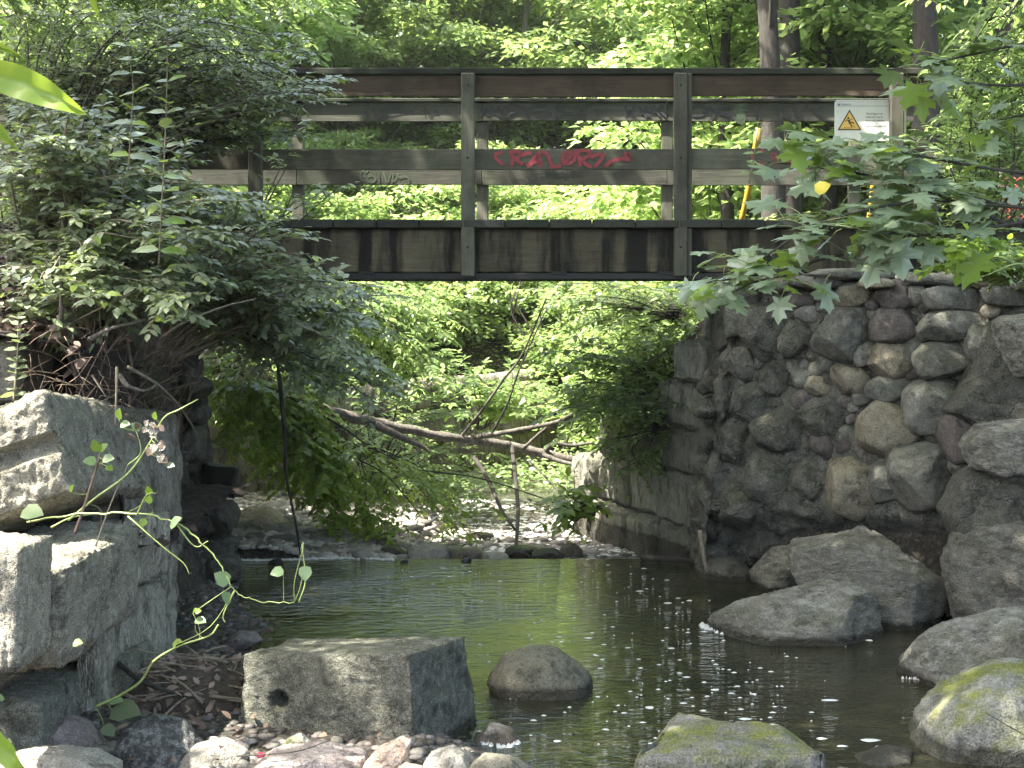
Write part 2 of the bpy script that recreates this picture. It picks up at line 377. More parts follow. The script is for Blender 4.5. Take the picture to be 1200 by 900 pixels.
M['wood_top'] = wood_mat('brown_rail_wood', (.052, .038, .028), (.088, .064, .048), green=.15)
M['wood_mid'] = wood_mat('green_grey_rail_wood', (.078, .076, .06), (.13, .127, .10), green=.4)
M['wood_far'] = wood_mat('far_rail_wood', (.055, .054, .044), (.088, .085, .07), green=.4)
M['wood_post'] = wood_mat('post_wood', (.078, .075, .058), (.13, .126, .10), green=.35, axis='Z')
M['wood_dark'] = wood_mat('dark_deck_wood', (.028, .028, .024), (.05, .05, .043), green=.3, axis='Y')
M['wood_cap'] = wood_mat('dark_cap_wood', (.02, .021, .018), (.036, .036, .03), green=.3)
M['fascia'] = wood_mat('stained_fascia_wood', (.085, .07, .045), (.135, .115, .078), green=.35, stain=.94)
M['steel'] = plain('rusty_black_steel', (.012, .012, .012), .6, .3, .3)
M['red_paint'] = plain('red_spray_paint', (.20, .018, .026), .55, nz=.2, sc=40)
M['red_thin'] = plain('faded_red_marker', (.28, .045, .05), .7, nz=.3, sc=60)
M['black_paint'] = plain('black_spray_paint', (.014, .016, .016), .6, nz=.3, sc=40)
M['grey_paint'] = plain('faded_grey_paint', (.032, .034, .032), .7, nz=.4, sc=30)
M['green_paint'] = plain('pale_green_paint', (.05, .075, .04), .7, nz=.4, sc=30)
M['sign_white'] = plain('sign_white', (.66, .67, .63), .45, nz=.05, sc=8)
M['sign_yellow'] = plain('sign_yellow', (.75, .47, .10), .5, nz=.05)
M['sign_black'] = plain('sign_black', (.015, .015, .015), .5)
M['sign_blue'] = plain('sign_blue', (.02, .10, .20), .5)
M['yellow_plastic'] = plain('yellow_plastic', (.30, .20, .02), .45, nz=.15)
M['orange_plastic'] = plain('orange_plastic', (.30, .055, .025), .5, nz=.2)
M['teal'] = plain('teal_plastic', (.01, .16, .13), .35, nz=.3)
M['foam'] = plain('white_foam_and_glints', (.52, .53, .51), .7, nz=.1)
M['bark'] = bark_mat('grey_bark', (.045, .04, .032), (.13, .12, .10))
M['bark_dark'] = bark_mat('dark_bark', (.016, .014, .011), (.042, .037, .03))
M['log'] = bark_mat('bleached_log', (.045, .038, .03), (.19, .17, .145), 1.5)
M['stick'] = bark_mat('dry_stick', (.18, .14, .10), (.34, .28, .21), 2)
M['stem'] = plain('shrub_stem', (.17, .145, .10), .8, nz=.35, sc=25)
M['stem_dark'] = plain('dark_stem', (.035, .032, .024), .8, nz=.35, sc=25)
M['vine'] = plain('green_vine', (.24, .30, .09), .5, nz=.2, sc=30)
M['twig'] = plain('dead_twig', (.12, .085, .06), .85, nz=.4, sc=30)
M['deadleaf'] = leaf_mat('dead_leaves', (.04, .025, .018), (.15, .10, .075), (.12, .05, .02), rough=.7, tl=.12)
M['humus'] = plain('brown_humus', (.06, .045, .035), .9, nz=.4, sc=40, bump=1.0)
M['debris_leaf'] = leaf_mat('washed_up_leaves', (.09, .06, .045), (.30, .22, .18), (.12, .06, .03), rough=.7, tl=.1)
M['lf_tree'] = leaf_mat('bright_tree_leaves', (.07, .12, .035), (.19, .27, .095), (.52, .70, .22), rough=.40, tl=.55)
M['lf_tree2'] = leaf_mat('mid_green_leaves', (.07, .115, .04), (.17, .235, .09), (.45, .61, .18), rough=.40, tl=.42)
M['lf_dark'] = leaf_mat('dark_evergreen_leaves', (.04, .065, .025), (.09, .13, .045), (.20, .30, .06), rough=.38, tl=.25)
M['lf_shrub'] = leaf_mat('grey_green_shrub_leaves', (.115, .145, .08), (.25, .295, .19), (.34, .46, .12), rough=.36, tl=.28, spec=.75, tip=(.20, .27, .06))
M['lf_maple'] = leaf_mat('maple_leaves', (.15, .205, .12), (.24, .30, .20), (.32, .48, .08), rough=.38, tl=.25, spec=1.0, vary=.5)
M['lf_lime'] = leaf_mat('lime_young_and_sunlit_leaves', (.11, .19, .03), (.20, .29, .05), (.5, .66, .08), rough=.4, tl=.45)
M['lf_pale'] = leaf_mat('pale_vine_leaves', (.13, .21, .09), (.24, .32, .17), (.32, .45, .15), rough=.4, tl=.35)
M['lf_yellow'] = leaf_mat('yellow_leaf', (.5, .42, .04), (.6, .5, .06), (.6, .5, .04), tl=.35)
# ------------------------------------------------------------------ leaves
def leaf_template(kind='oval'):
    if kind == 'rhomb':   # 4 verts, 2 tris; folded on the midrib
        V = np.array([(0, 0, 0), (.42, .30, .05), (1, 0, -.06), (.42, -.30, .05)]); Fc = np.array([(0, 2, 1), (0, 3, 2)])
    elif kind == 'oval':
        V = np.array([(0, 0, 0), (.3, .21, .05), (.68, .17, .02), (1, 0, -.10), (.68, -.17, .02), (.3, -.21, .05), (.5, 0, .0)])
        Fc = np.array([(0, 6, 1), (1, 6, 2), (2, 6, 3), (3, 6, 4), (4, 6, 5), (5, 6, 0)])
    elif kind == 'wide':
        V = np.array([(0, 0, 0), (.12, .33, .04), (.5, .38, .05), (.8, .2, 0), (1, 0, -.1), (.8, -.2, 0), (.5, -.38, .05), (.12, -.33, .04), (.45, 0, -.02)])
        Fc = np.array([(i, 8, (i + 1) % 8) for i in range(8)])
    return V, Fc
def orient(d, u):
    d = d / (np.linalg.norm(d, axis=1)[:, None] + 1e-9); s = np.cross(u, d); s /= np.linalg.norm(s, axis=1)[:, None] + 1e-9
    return d, s, np.cross(d, s)
def leaves_mesh(pos, d, u, size, kind, rs, width=1.0):
    T, Fc = leaf_template(kind); n = len(pos); d, s, u = orient(np.asarray(d, float), np.asarray(u, float))
    size = np.asarray(size)[:, None, None]
    V = pos[:, None, :] + size * (T[None, :, 0:1] * d[:, None, :] + width * T[None, :, 1:2] * s[:, None, :] + T[None, :, 2:3] * u[:, None, :])
    Fa = (Fc[None] + (np.arange(n) * len(T))[:, None, None]).reshape(-1, Fc.shape[1])
    return V.reshape(-1, 3), Fa, np.repeat(rs.uniform(0, 1, n), len(T))
def crown_data(seed, rad, hgt, nclump, nleaf, leaf, spread=.5, kind='rhomb', flat=.28, hollow=.45):
    """layered leaf clumps through an ellipsoid standing on z=0; returns leaves and clump centres"""
    rs = np.random.RandomState(seed); c = []
    while len(c) < nclump:
        p = rs.uniform(-1, 1, 3); r = np.linalg.norm(p)
        lim = 1 + .22 * vnoise(np.array([p * 2.2]), seed)[0]
        if hollow < r < lim: c.append(p)
    c = np.array(c) * np.array([rad, rad, hgt / 2]) + np.array([0, 0, hgt / 2])
    ci = rs.randint(0, nclump, nleaf * nclump); ax = rs.uniform(0, 2 * np.pi, nclump); n = len(ci)
    r = np.sqrt(rs.uniform(0, 1, n)) * spread * rs.uniform(.7, 1.25, nclump)[ci]; a = rs.uniform(0, 2*np.pi, n)
    off = np.stack([r*np.cos(a) * 1.25, r*np.sin(a) * .8, rs.normal(0, flat * spread * .45, n) - .35 * r * r / spread], 1)
    ca, sa = np.cos(ax[ci]), np.sin(ax[ci]); off = np.stack([off[:, 0]*ca - off[:, 1]*sa, off[:, 0]*sa + off[:, 1]*ca, off[:, 2]], 1)
    pos = c[ci] + off
    d = np.stack([np.cos(a + ax[ci]), np.sin(a + ax[ci]), rs.uniform(-.6, .15, n)], 1) + rs.normal(0, .35, (n, 3))
    u = np.stack([rs.normal(0, .42, n), rs.normal(0, .42, n), np.ones(n)], 1)
    V, Fc, q = leaves_mesh(pos, d, u, leaf * rs.uniform(.6, 1.25, n), kind, rs)
    shade = np.repeat(rs.uniform(-.25, .25, nclump)[ci], len(q) // n)
    return V, Fc, np.clip(q * .7 + .15 + shade, 0, 1), c
def limbs(c, base_h, top, r0, seed, k=5, every=3):
    rs = np.random.RandomState(seed + 77); mb = MB()
    tr = spline([(0, 0, -.4), (rs.uniform(-.1, .1), rs.uniform(-.1, .1), top * .33), (rs.uniform(-.25, .25), rs.uniform(-.25, .25), top * .66), (rs.uniform(-.3, .3), rs.uniform(-.3, .3), top)], 5)
    for i in range(0, len(c), every):
        e = c[i]; t = np.clip(e[2] / top * .8 - .08, .12, .95); s = tr[int(t * (len(tr) - 1))]
        m = (s + e) / 2 + np.array([0, 0, -.12 * np.linalg.norm(e - s)])
        mb.add(*tube(spline([s, m, e], 3), r0 * .30 * (1.1 - t), .012, 4, cap=False))
    return tr, mb
TREES = {}
def tree_kind(key, seed, rad, hgt, base, nclump, nleaf, leaf, spread, mat, tr, bark='bark', shift=0.0, **kw):
    V, Fc, q, c = crown_data(seed, rad, hgt, nclump, nleaf, leaf, spread, **kw); V[:, 2] += base; c[:, 2] += base; V[:, 0] += shift; c[:, 0] += shift
    crown = mesh_np('crown', V, Fc, M[mat], True, q)
    t, mb = limbs(c, base, base + hgt * .8, tr, seed, every=7 if key == 'tall' else 3)
    tv, tf = tube(t, tr, tr * .3, 8, .25, seed)
    trunk = mesh_np('trunk', tv, tf, M[bark], True); br = mesh_np('branches', np.vstack(mb.V), mb.F, M[bark], True)
    TREES[key] = (trunk, br, crown)
def plant_tree(key, name, x, y, z, rot, sc, label, cat='tree', group=None):
    o = empty(name, (x, y, z)); o.rotation_euler = (0, 0, rot); o.scale = (sc, sc, sc); tag(o, label, cat, group)
    for nm, me in zip(('trunk', 'branches', 'crown'), TREES[key]):
        c = bpy.data.objects.new(nm, me); link(c, o)
    return o
def sprays(stems, rs, mat_leaf, mat_stem, root, twig_len=.35, gap=.10, leaf=.06, lgap=.035, start=.3, kind='oval', r0=.012, flat=.75, sub=True, up=.9, density=1.0, part='foliage', width=1.0, face=(0, -.35, 0)):
    """stems: list of polylines; side twigs with opposite leaves held roughly level"""
    mb = MB(); Pp, Dd, Uu = [], [], []
    def leafline(path, gapl, t0=.1):
        seg = np.linalg.norm(np.diff(path, axis=0), axis=1); Ltot = seg.sum(); cum = np.concatenate([[0], np.cumsum(seg)])
        s = Ltot * t0
        while s < Ltot:
            i = min(np.searchsorted(cum, s) - 1, len(seg) - 1); i = max(i, 0); f = (s - cum[i]) / (seg[i] + 1e-9)
            p = path[i] * (1 - f) + path[i+1] * f; tg = (path[i+1] - path[i]) / (seg[i] + 1e-9)
            side = np.cross(tg, [0, 0, 1]); side = side / (np.linalg.norm(side) + 1e-6)
            for sg in (-1, 1):
                if rs.rand() > density: continue
                d = side * sg + tg * rs.uniform(.3, .9) + np.array([0, 0, rs.uniform(-.55, .1)]) + rs.normal(0, .18, 3)
                Pp.append(p); Dd.append(d); Uu.append(np.array([rs.normal(0, .25), rs.normal(0, .25), 1.]) + np.array(face) * rs.uniform(0, 1.6))
            s += gapl * rs.uniform(.75, 1.25)
        Pp.append(path[-1]); Dd.append(path[-1] - path[-2]); Uu.append(np.array([0, -.2, 1.]))
    for st in stems:
        mb.add(*tube(st, r0 * rs.uniform(.7, 1.2), r0 * .25, 5, cap=False))
        seg = np.linalg.norm(np.diff(st, axis=0), axis=1); Ltot = seg.sum(); cum = np.concatenate([[0], np.cumsum(seg)]); s = Ltot * start; k = 0
        while s < Ltot:
            i = max(min(np.searchsorted(cum, s) - 1, len(seg) - 1), 0); f = (s - cum[i]) / (seg[i] + 1e-9)
            p = st[i] * (1 - f) + st[i+1] * f; tg = (st[i+1] - st[i]) / (seg[i] + 1e-9)
            a = rs.uniform(0, 2 * np.pi); d = np.array([math.cos(a), math.sin(a), 0]) * flat + tg * .6 + np.array([0, 0, rs.uniform(-.15, .35)]); d /= np.linalg.norm(d)
            L = twig_len * rs.uniform(.5, 1.3) * (1 - .3 * s / Ltot)
            tw = np.array([p + d * L * t_ + np.array([0, 0, -.22 * L * t_ * t_]) for t_ in (0, .33, .66, 1)])
            mb.add(*tube(tw, r0 * .3, r0 * .12, 3, cap=False)); leafline(tw, lgap)
            s += gap * rs.uniform(.6, 1.4); k += 1
    n = len(Pp); V, Fc, q = leaves_mesh(np.array(Pp), np.array(Dd), np.array(Uu), leaf * rs.uniform(.55, 1.25, n), kind, rs, width)
    if mb.V: mb.build('stems', mat_stem, root)
    o = obj(part, V, Fc, mat_leaf, root, True, q)
    return o
def inpoly(x, y, poly):
    c = False; n = len(poly)
    for i in range(n):
        x1, y1 = poly[i]; x2, y2 = poly[(i + 1) % n]
        if (y1 > y) != (y2 > y) and x < (x2 - x1) * (y - y1) / (y2 - y1) + x1: c = not c
    return c
def rnd_in(poly, rs):
    a = np.array(poly); lo, hi = a.min(0), a.max(0)
    while True:
        x, y = rs.uniform(lo, hi)
        if inpoly(x, y, poly): return x, y
# ================================================================== TERRAIN AND WATER
LY = [-20, 5, 9, 12.4, 13, 15.3, 16.6, 18, 22, 25, 28, 150]; LX = [-3.3, -3.1, -3.05, -3.0, -3.15, -4.45, -4.6, -4.1, -2.9, -1.3, 1.5, 60]
RY = [-20, 9, 11.5, 13, 14.2, 16, 18, 22, 25, 28, 150];        RX = [6.5, 5.0, 3.7, 1.7, 1.7, .55, .4, .6, 1.4, 3.0, 64]
EY = [-20, 5, 6.5, 7.78, 8.07, 9.0, 10.4, 11.3, 12.2, 13.6, 14.4]; EX = [3.0, 1.0, .3, -.33, -.5, -1.7, -2.2, -2.35, -2.7, -3.1, -3.6]   # edge of the mud bank
def ground(x, y):
    x = np.asarray(x, float); y = np.asarray(y, float)
    xl = np.interp(y, LY, LX); xr = np.interp(y, RY, RX); ex = np.interp(y, EY, EX)
    p = np.stack([x, y, np.zeros_like(x)], 1)
    n1 = fbm(p * .35, 4, 3); n2 = fbm(p * 2.5, 3, 5)
    bed = np.where(y < 14, -.55, -.30 - .045 * (y - 14))
    z = bed + .05 * n2
    mud = np.clip((ex - x) / .35, -1, 1) * .10 + .0 + .03 * n2 + np.clip(ex - x - .3, 0, 3) * .02
    z = np.where((y < 14.4) & (mud > z), mud, z)
    z = np.where((y < 3), np.maximum(z, .2 + .05 * n2), z)
    # gravel bar beyond the bridge
    gb = .34 * np.exp(-((x + 3.3) / 1.0) ** 2) * np.clip((y - 14.0) / .7, 0, 1) * np.clip((18.5 - y) / 2, 0, 1) * .55 - .10
    gb = gb - 1.2 * np.clip(.30 - np.exp(-((x + 3.3) / 1.0) ** 2), 0, 1)
    gb2 = np.where((y > 14) & (y < 20), -.02 - .10 * (x + 2.2) - .03 * (y - 15) + .05 * n2, -9)
    gb2 = np.where(x > -1.7, gb2 - (x + 1.7) * .7, gb2)
    z = np.where(y > 14, np.maximum(z, np.maximum(gb, np.minimum(gb2, .12))), z)
    # banks
    hl = np.interp(y, [-20, 5, 8, 12.5, 15.5, 17, 26, 40, 150], [2.0, 1.5, 1.75, 2.3, 2.3, .85, .75, 1.0, 1.5])
    hr = np.interp(y, [-20, 9, 11, 15.5, 17, 26, 40, 150], [2.2, 2.2, 2.35, 2.35, 1.2, .8, 1.0, 1.5])
    dl = xl - x; dr = x - xr
    def bank(d, h): return h * np.clip(d / .45, 0, 1) ** .7 + np.clip(d - .45, 0, 99) * .10 + np.clip(d - 5, 0, 99) * .20 + .12 * n1 * np.clip(d, 0, 1)
    z = np.where(dl > 0, np.maximum(z, z * 0 - .1 + bank(dl, hl)), z); z = np.where(dr > 0, np.maximum(z, -.1 + bank(dr, hr)), z)
    z = z + np.clip(y - 25.5, 0, 9) * .30 - np.clip(y - 38, 0, 200) * .07
    return z
def build_terrain():
    xs = np.unique(np.concatenate([np.arange(-5, 5.01, .09), np.arange(-12, 12.1, .5), np.linspace(-90, 90, 61)]))
    ys = np.unique(np.concatenate([np.arange(3, 27, .11), np.arange(-20, 45, .8), np.linspace(45, 160, 40)]))
    X, Y = np.meshgrid(xs, ys); V = np.stack([X.ravel(), Y.ravel(), ground(X.ravel(), Y.ravel())], 1)
    nx, ny = len(xs), len(ys); I = np.arange(nx * ny).reshape(ny, nx)
    Fc = np.stack([I[:-1, :-1], I[:-1, 1:], I[1:, 1:], I[1:, :-1]], -1).reshape(-1, 4)
    m, t, b = newmat('forest_soil'); N = NB(t); pos = N.n('ShaderNodeNewGeometry'); v = pos.outputs['Position']
    n1 = N.noise(v, 2.0, 6, .65); n2 = N.noise(v, 26, 5, .75)
    col = N.mix(N.ramp(n1, [(.35, 0), (.65, 1)]), (.035, .031, .022), (.065, .056, .04))
    col = N.mix(N.ramp(n2, [(.5, 0), (.68, 1)]), col, (.15, .13, .105))
    col = N.mix(1.0, col, N.ramp(n2, [(.3, .4), (.5, 1)]), 'MULTIPLY')
    t.links.new(col, b.inputs['Base Color']); b.inputs['Roughness'].default_value = .8
    bp = N.n('ShaderNodeBump', i={'Strength': 1.0, 'Distance': .06, 'Height': n2}); t.links.new(bp.outputs[0], b.inputs['Normal'])
    tag(obj('ground', V, Fc, m), kind='structure')
build_terrain()
def water_mat(name, c1, c2, rough, bscale, bstr, dist=.02, stretch=(1, 2.2, 1)):
    m, t, b = newmat(name); N = NB(t); pos = N.n('ShaderNodeNewGeometry'); v = pos.outputs['Position']
    col = N.mix(N.ramp(N.noise(v, 1.3, 5, .6), [(.35, 0), (.68, 1)]), c1, c2)
    mp = N.n('ShaderNodeMapping', i={'Scale': stretch}); t.links.new(v, mp.inputs[0])
    h = N.math('ADD', N.noise(mp.outputs[0], bscale, 3, .5, .3), N.math('MULTIPLY', N.noise(mp.outputs[0], bscale * 4, 2, .5), .25))
    amp = N.ramp(N.noise(v, .8, 2), [(.35, .45), (.7, 1.3)])
    h = N.math('MULTIPLY', h, amp)
    t.links.new(col, b.inputs['Base Color']); b.inputs['Roughness'].default_value = rough; b.inputs['IOR'].default_value = 1.6; b.inputs['Specular IOR Level'].default_value = .6
    bp = N.n('ShaderNodeBump', i={'Strength': bstr, 'Distance': dist, 'Height': h}); t.links.new(bp.outputs[0], b.inputs['Normal'])
    return m
M['pool'] = water_mat('pool_water', (.010, .013, .006), (.034, .031, .016), .02, 6.0, .95)
M['riffle'] = water_mat('riffle_water', (.02, .02, .015), (.05, .045, .035), .1, 9.0, 1.0, .08, (1, 1.4, 1))
def sheet(name, xs, ys, zf, mat):
    X, Y = np.meshgrid(xs, ys); V = np.stack([X.ravel(), Y.ravel(), zf(X.ravel(), Y.ravel())], 1); I = np.arange(X.size).reshape(X.shape)
    Fc = np.stack([I[:-1, :-1], I[:-1, 1:], I[1:, 1:], I[1:, :-1]], -1).reshape(-1, 4); return tag(obj(name, V, Fc, mat), kind='structure')
sheet('pool_water', np.linspace(-6.5, 7, 40), np.concatenate([np.linspace(-5, 13.9, 60), np.linspace(13.93, 14.2, 8)]), lambda x, y: -.18 * np.clip((y - 13.93) / .27, 0, 1) ** 2, M['pool'])
sheet('stream_water', np.linspace(-4, 2, 60), np.linspace(14.15, 26, 120), lambda x, y: -.13 - .035 * (y - 14) + .012 * fbm(np.stack([x * 4, y * 4, x * 0], 1), 3, 9), M['riffle'])
# foam flecks on the pool
def foam():
    rs = np.random.RandomState(4); mb = MB(); spots = []
    for k in range(240):
        m = rs.rand()
        if m < .40: px, py = rs.normal(830, 75), rs.normal(812, 38)
        elif m < .65: px, py = rs.uniform(560, 900), rs.uniform(665, 880)
        elif m < .85: px, py = rs.normal(740, 90), rs.normal(740, 45)
        else: px, py = rs.uniform(420, 760), rs.uniform(660, 700)
        if py < 662 or py > 925 or px > 1060 or (px < 560 and py > 735): continue
        p = W(px, py); r = rs.uniform(.003, .012) * (2.2 if rs.rand() < .08 else 1); spots.append((p, r, rs.uniform(1, 2.2)))
    for px, py, r in ((972, 821, .045), (1019, 868, .05), (987, 875, .028), (1031, 876, .03), (962, 866, .03), (838, 809, .03), (873, 843, .035), (857, 813, .02), (906, 850, .03), (655, 747, .025)):
        spots.append((W(px, py), r * .55, 2.0))
    for p, r, asp in spots:
        k = 7; V = [(p[0], p[1], .009)]; V += [(p[0] + asp * r * math.cos(a) * rs.uniform(.7, 1.2), p[1] + r * 1.3 * math.sin(a) * rs.uniform(.7, 1.2), .003) for a in np.linspace(0, 2*np.pi, k, endpoint=False)]
        mb.add(V, [(0, i + 1, (i + 1) % k + 1) for i in range(k)])
    tag(mb.build('foam_flecks', M['foam']), 'small white foam flecks drifting on the dark pool', 'foam', kind='stuff')
    mb = MB()
    def rim(pts, wd, n=60, z=.006):
        q = spline([W(*p) for p in pts], n // max(1, len(pts) - 1))
        for p in q:
            for _ in range(2):
                r = rs.uniform(.25, 1) * wd; c = p + np.array([rs.normal(0, wd), rs.normal(0, wd), 0]); k = 6
                V = [(c[0], c[1], z + .012)] + [(c[0] + 1.6 * r * math.cos(a) * rs.uniform(.6, 1.3), c[1] + r * math.sin(a) * rs.uniform(.6, 1.3), z - .005) for a in np.linspace(0, 2*np.pi, k, endpoint=False)]
                mb.add(V, [(0, i + 1, (i + 1) % k + 1) for i in range(k)])
    rim([(822, 732), (850, 743), (900, 748), (960, 750), (1015, 746)], .018, 90)
    rim([(592, 812), (615, 818), (640, 816)], .02, 24); rim([(640, 808), (670, 812), (690, 806)], .016, 20)
    rim([(565, 872), (590, 876), (608, 870)], .012, 16); rim([(1060, 795), (1100, 799)], .008, 16)
    rim([(275, 657), (340, 656), (400, 654), (460, 656)], .02, 150, .002)
    tag(mb.build('foam_edge', M['foam']), 'white foam line where the water meets rocks and the lip of the pool', 'foam', kind='stuff')
foam()
# ================================================================== THE FOOTBRIDGE
YN, S1 = 13.33, 135.03
def bx(px): return (px - VX) / S1
def bz(py): return CZ + (HY - py) / S1
bridge = empty('footbridge', (0, 14.2, bz(258))); tag(bridge, 'wooden footbridge with plank rails spanning the stream between two stone abutments', 'footbridge')
rsb = random.Random(5)
posts = [53, 301, 549, 797, 1049]; X0, X1 = -6.2, 5.2
def part(name, V, Fc, m, parent=None, label=None):
    o = obj(name, V, Fc, m, parent or bridge, smooth=False)
    if label: o['label'] = label
    return o
YF = 15.23
zc0, zc1 = bz(88), bz(80.5)
ends = [X0] + [bx(p) for p in posts] + [bx(1108)]
rail_boards = {}
for side, y in (('near', YN), ('far', YF)):
    xe = bx(1108) if side == 'near' else bx(1128)
    cuts = [X0, bx(301), bx(797), xe]
    for a, b in zip(cuts[:-1], cuts[1:]):
        part('cap_rail', *box(a + .002, b - .002, y - .035, y + .115, zc0 + .003, (zc1 if side == 'near' else zc0 + .034) + .003, .006), M['wood_cap'])
    xb = [X0] + [bx(p) for p in posts] + [xe]
    for j, (r0, r1) in enumerate(((113, 88.6), (198.5, 174))):
        for i, (a, b) in enumerate(zip(xb[:-1], xb[1:])):
            m = (M['wood_top'] if j == 0 else M['wood_mid']) if side == 'near' else M['wood_far']
            dz = rsb.uniform(-.004, .004)
            o = part('rail_board', *box(a + .003, b - .003, y + rsb.uniform(-.003, .003), y + .038, bz(r0) + dz, bz(r1) - .002 + (dz if j else 0), .004), m)
            rail_boards[side, j, i] = o
    for p in posts:
        xc = bx(p); zt = bz(87) if side == 'near' else zc0
        yb = (y - .097, y - .004) if side == 'near' else (y + .040, y + .13)
        part('post', *box(xc - .058, xc + .058, yb[0], yb[1], bz(324) if side == 'near' else bz(300), zt, .009), M['wood_post'])
        if side == 'near' and p == 797:
            part('post', *box(xc + .060, xc + .098, yb[0] + .03, yb[1], bz(324), zt, .006), M['wood_post'])
        if side == 'near':
            for zz in (bz(101), bz(186), bz(290)):
                q, fq = ico(1); part('bolt', q * np.array([.012, .006, .012]) + np.array([xc, yb[0] - .002, zz]), fq, M['steel'])
# deck planks
x = X0; k = 0
while x < X1:
    wd = .372; part('deck_plank', *box(x + .004, x + wd - .004, YN - .10 + rsb.uniform(-.012, .012), YF + .06, bz(267.6), bz(258) + rsb.uniform(-.006, .004), .008), M['wood_dark']); x += wd
for i, (a, b) in enumerate(zip([X0] + [bx(p) for p in posts], [bx(p) for p in posts] + [X1])):
    part('fascia_board', *box(a + .004, b - .004, YN + .0, YN + .05, bz(319), bz(268.4), .005), M['fascia'])
for y in (YN + .07, 14.25, YF - .12):   # steel I beams
    part('girder', *box(X0 + .1, X1 - .1, y - .05 if y > 13.5 else YN - .05, y + .09, bz(327.5), bz(320), .004), M['steel'])
    part('girder_web', *box(X0 + .1, X1 - .1, y + .03, y + .045, bz(320) + .002, bz(270), 0), M['steel'])
for p in (430, 549, 655, 780, 860):
    part('beam_bracket', *box(bx(p) - .07, bx(p) + .07, YN - .058, YN - .002, bz(322), bz(318), .003), M['steel'])
# graffiti: thin paint ribbons a few mm proud of the boards
def ribbon(mb, pts, wd, y, px=1.0):
    """pts in photo px on the board plane at distance y"""
    q = spline([(a, b, 0) for a, b in pts], 5)[:, :2]; c = np.array([((a - VX) / F * y, y, CZ + (HY - b) / F * y) for a, b in q])
    T = np.gradient(c, axis=0); T /= np.linalg.norm(T, axis=1)[:, None] + 1e-9; Nn = np.stack([-T[:, 2], T[:, 0] * 0, T[:, 0]], 1)
    wv = wd * (1 + .18 * np.sin(np.arange(len(c)) * 1.7)); a = c + Nn * wv[:, None]; b = c - Nn * wv[:, None]
    dy = np.array([0, .0008 * len(mb.V), 0]); a = a - dy; b = b - dy; lo = np.array([0, .0004, 0]); V = np.vstack([a, b, a + lo, b + lo]); n = len(c)
    Fc = []
    for i in range(n - 1):
        Fc += [(2*n+i, 2*n+i+1, 3*n+i+1, 3*n+i), (i, i+1, 2*n+i+1, 2*n+i), (3*n+i, 3*n+i+1, n+i+1, n+i)]
    mb.add(V, Fc)
def graffiti(board, strokes, wd, y, m, org, sc):
    mb = MB()
    for s in strokes: ribbon(mb, [(org[0] + a * sc, org[1] + b * sc) for a, b in s], wd, y)
    o = mb.build('graffiti', m, board, False); mw = o.data
    return o
def gset(board, *a):
    # board has its origin at the bridge's; ribbons are built in world space, then moved under the board
    loc = board.parent.location; o = graffiti(None, *a); me = o.data
    me.transform(Matrix.Translation(-loc)); o.parent = board
    return o
z1 = 250 / 1200.
red = [[(185,325),(150,340),(150,362),(172,380),(192,400)], [(240,328),(243,370),(240,408)], [(222,330),(262,322),(290,335),(275,358),(245,362)], [(255,362),(275,380),(303,398)],
       [(300,345),(330,330),(352,338)], [(322,408),(350,382),(382,340),(398,372),(402,412)], [(335,398),(375,380),(410,378)], [(385,335),(415,328),(442,345),(455,380),(470,410),(520,402)],
       [(545,330),(525,355),(530,385),(560,392),(590,370),(592,340),(565,325),(545,335)], [(530,395),(570,350),(610,320)], [(612,325),(618,370),(625,410)], [(600,325),(650,318),(680,335),(650,362),(620,365)], [(628,368),(655,395),(690,412)],
       [(680,360),(720,340),(760,350)], [(705,412),(735,380),(750,350)], [(765,408),(800,380),(850,365),(905,372)], [(870,330),(885,345),(900,350),(895,335)]]
gset(rail_boards['near', 1, 3], red, .017, YN - .004, M['red_paint'], (550, 110), z1)['label'] = 'red spray painted scrawl along the middle board'
blk = [[(45,118),(80,90),(110,85)], [(55,75),(80,100),(120,125)], [(50,130),(90,95),(150,92),(190,90)], [(118,62),(140,100),(185,135)], [(158,66),(178,100),(190,135)], [(215,75),(225,110),(210,145)], [(195,80),(240,62),(280,70),(275,95),(230,108)],
       [(300,66),(320,105),(345,150)], [(430,70),(380,66),(340,80),(345,98),(400,100),(450,105),(455,125),(420,135),(370,132)], [(485,66),(495,100),(490,150)], [(500,100),(530,90)], [(540,66),(500,72)], [(490,145),(530,122),(590,112),(640,112),(650,95),(620,80),(560,78)]]
gset(rail_boards['far', 0, 3], blk, .011, YF - .004, M['black_paint'], (550, 110), z1)['label'] = 'black painted lettering on the far top board'
sm = [[(700,90),(735,88)], [(715,80),(708,125)], [(722,95),(728,125),(712,118)], [(732,100),(748,95),(745,112),(733,108)], [(748,98),(750,118)]]
gset(rail_boards['far', 0, 3], sm, .004, YF - .004, M['black_paint'], (550, 110), z1)
b2 = [[(875,70),(890,100),(935,130)], [(930,68),(905,100),(870,125)], [(880,95),(930,92)], [(950,70),(975,100),(1000,135)], [(1000,66),(990,100),(1020,130)], [(960,105),(1030,95)], [(1035,68),(1055,100),(1075,130)], [(1090,66),(1070,90),(1110,130)]]
gset(rail_boards['far', 0, 3], b2, .011, YF - .004, M['black_paint'], (550, 110), z1)
scr = [[(430,435),(440,470),(450,440),(455,470)], [(460,445),(475,470),(485,438)], [(490,440),(495,478)], [(500,450),(520,440),(515,470)], [(530,440),(535,480),(550,450),(560,480)], [(570,445),(590,440),(585,480)], [(480,460),(620,450)], [(810,450),(850,440),(890,452),(850,462)]]
gset(rail_boards['far', 1, 3], scr, .005, YF - .004, M['black_paint'], (550, 110), z1)
z2 = 180 / 1045.
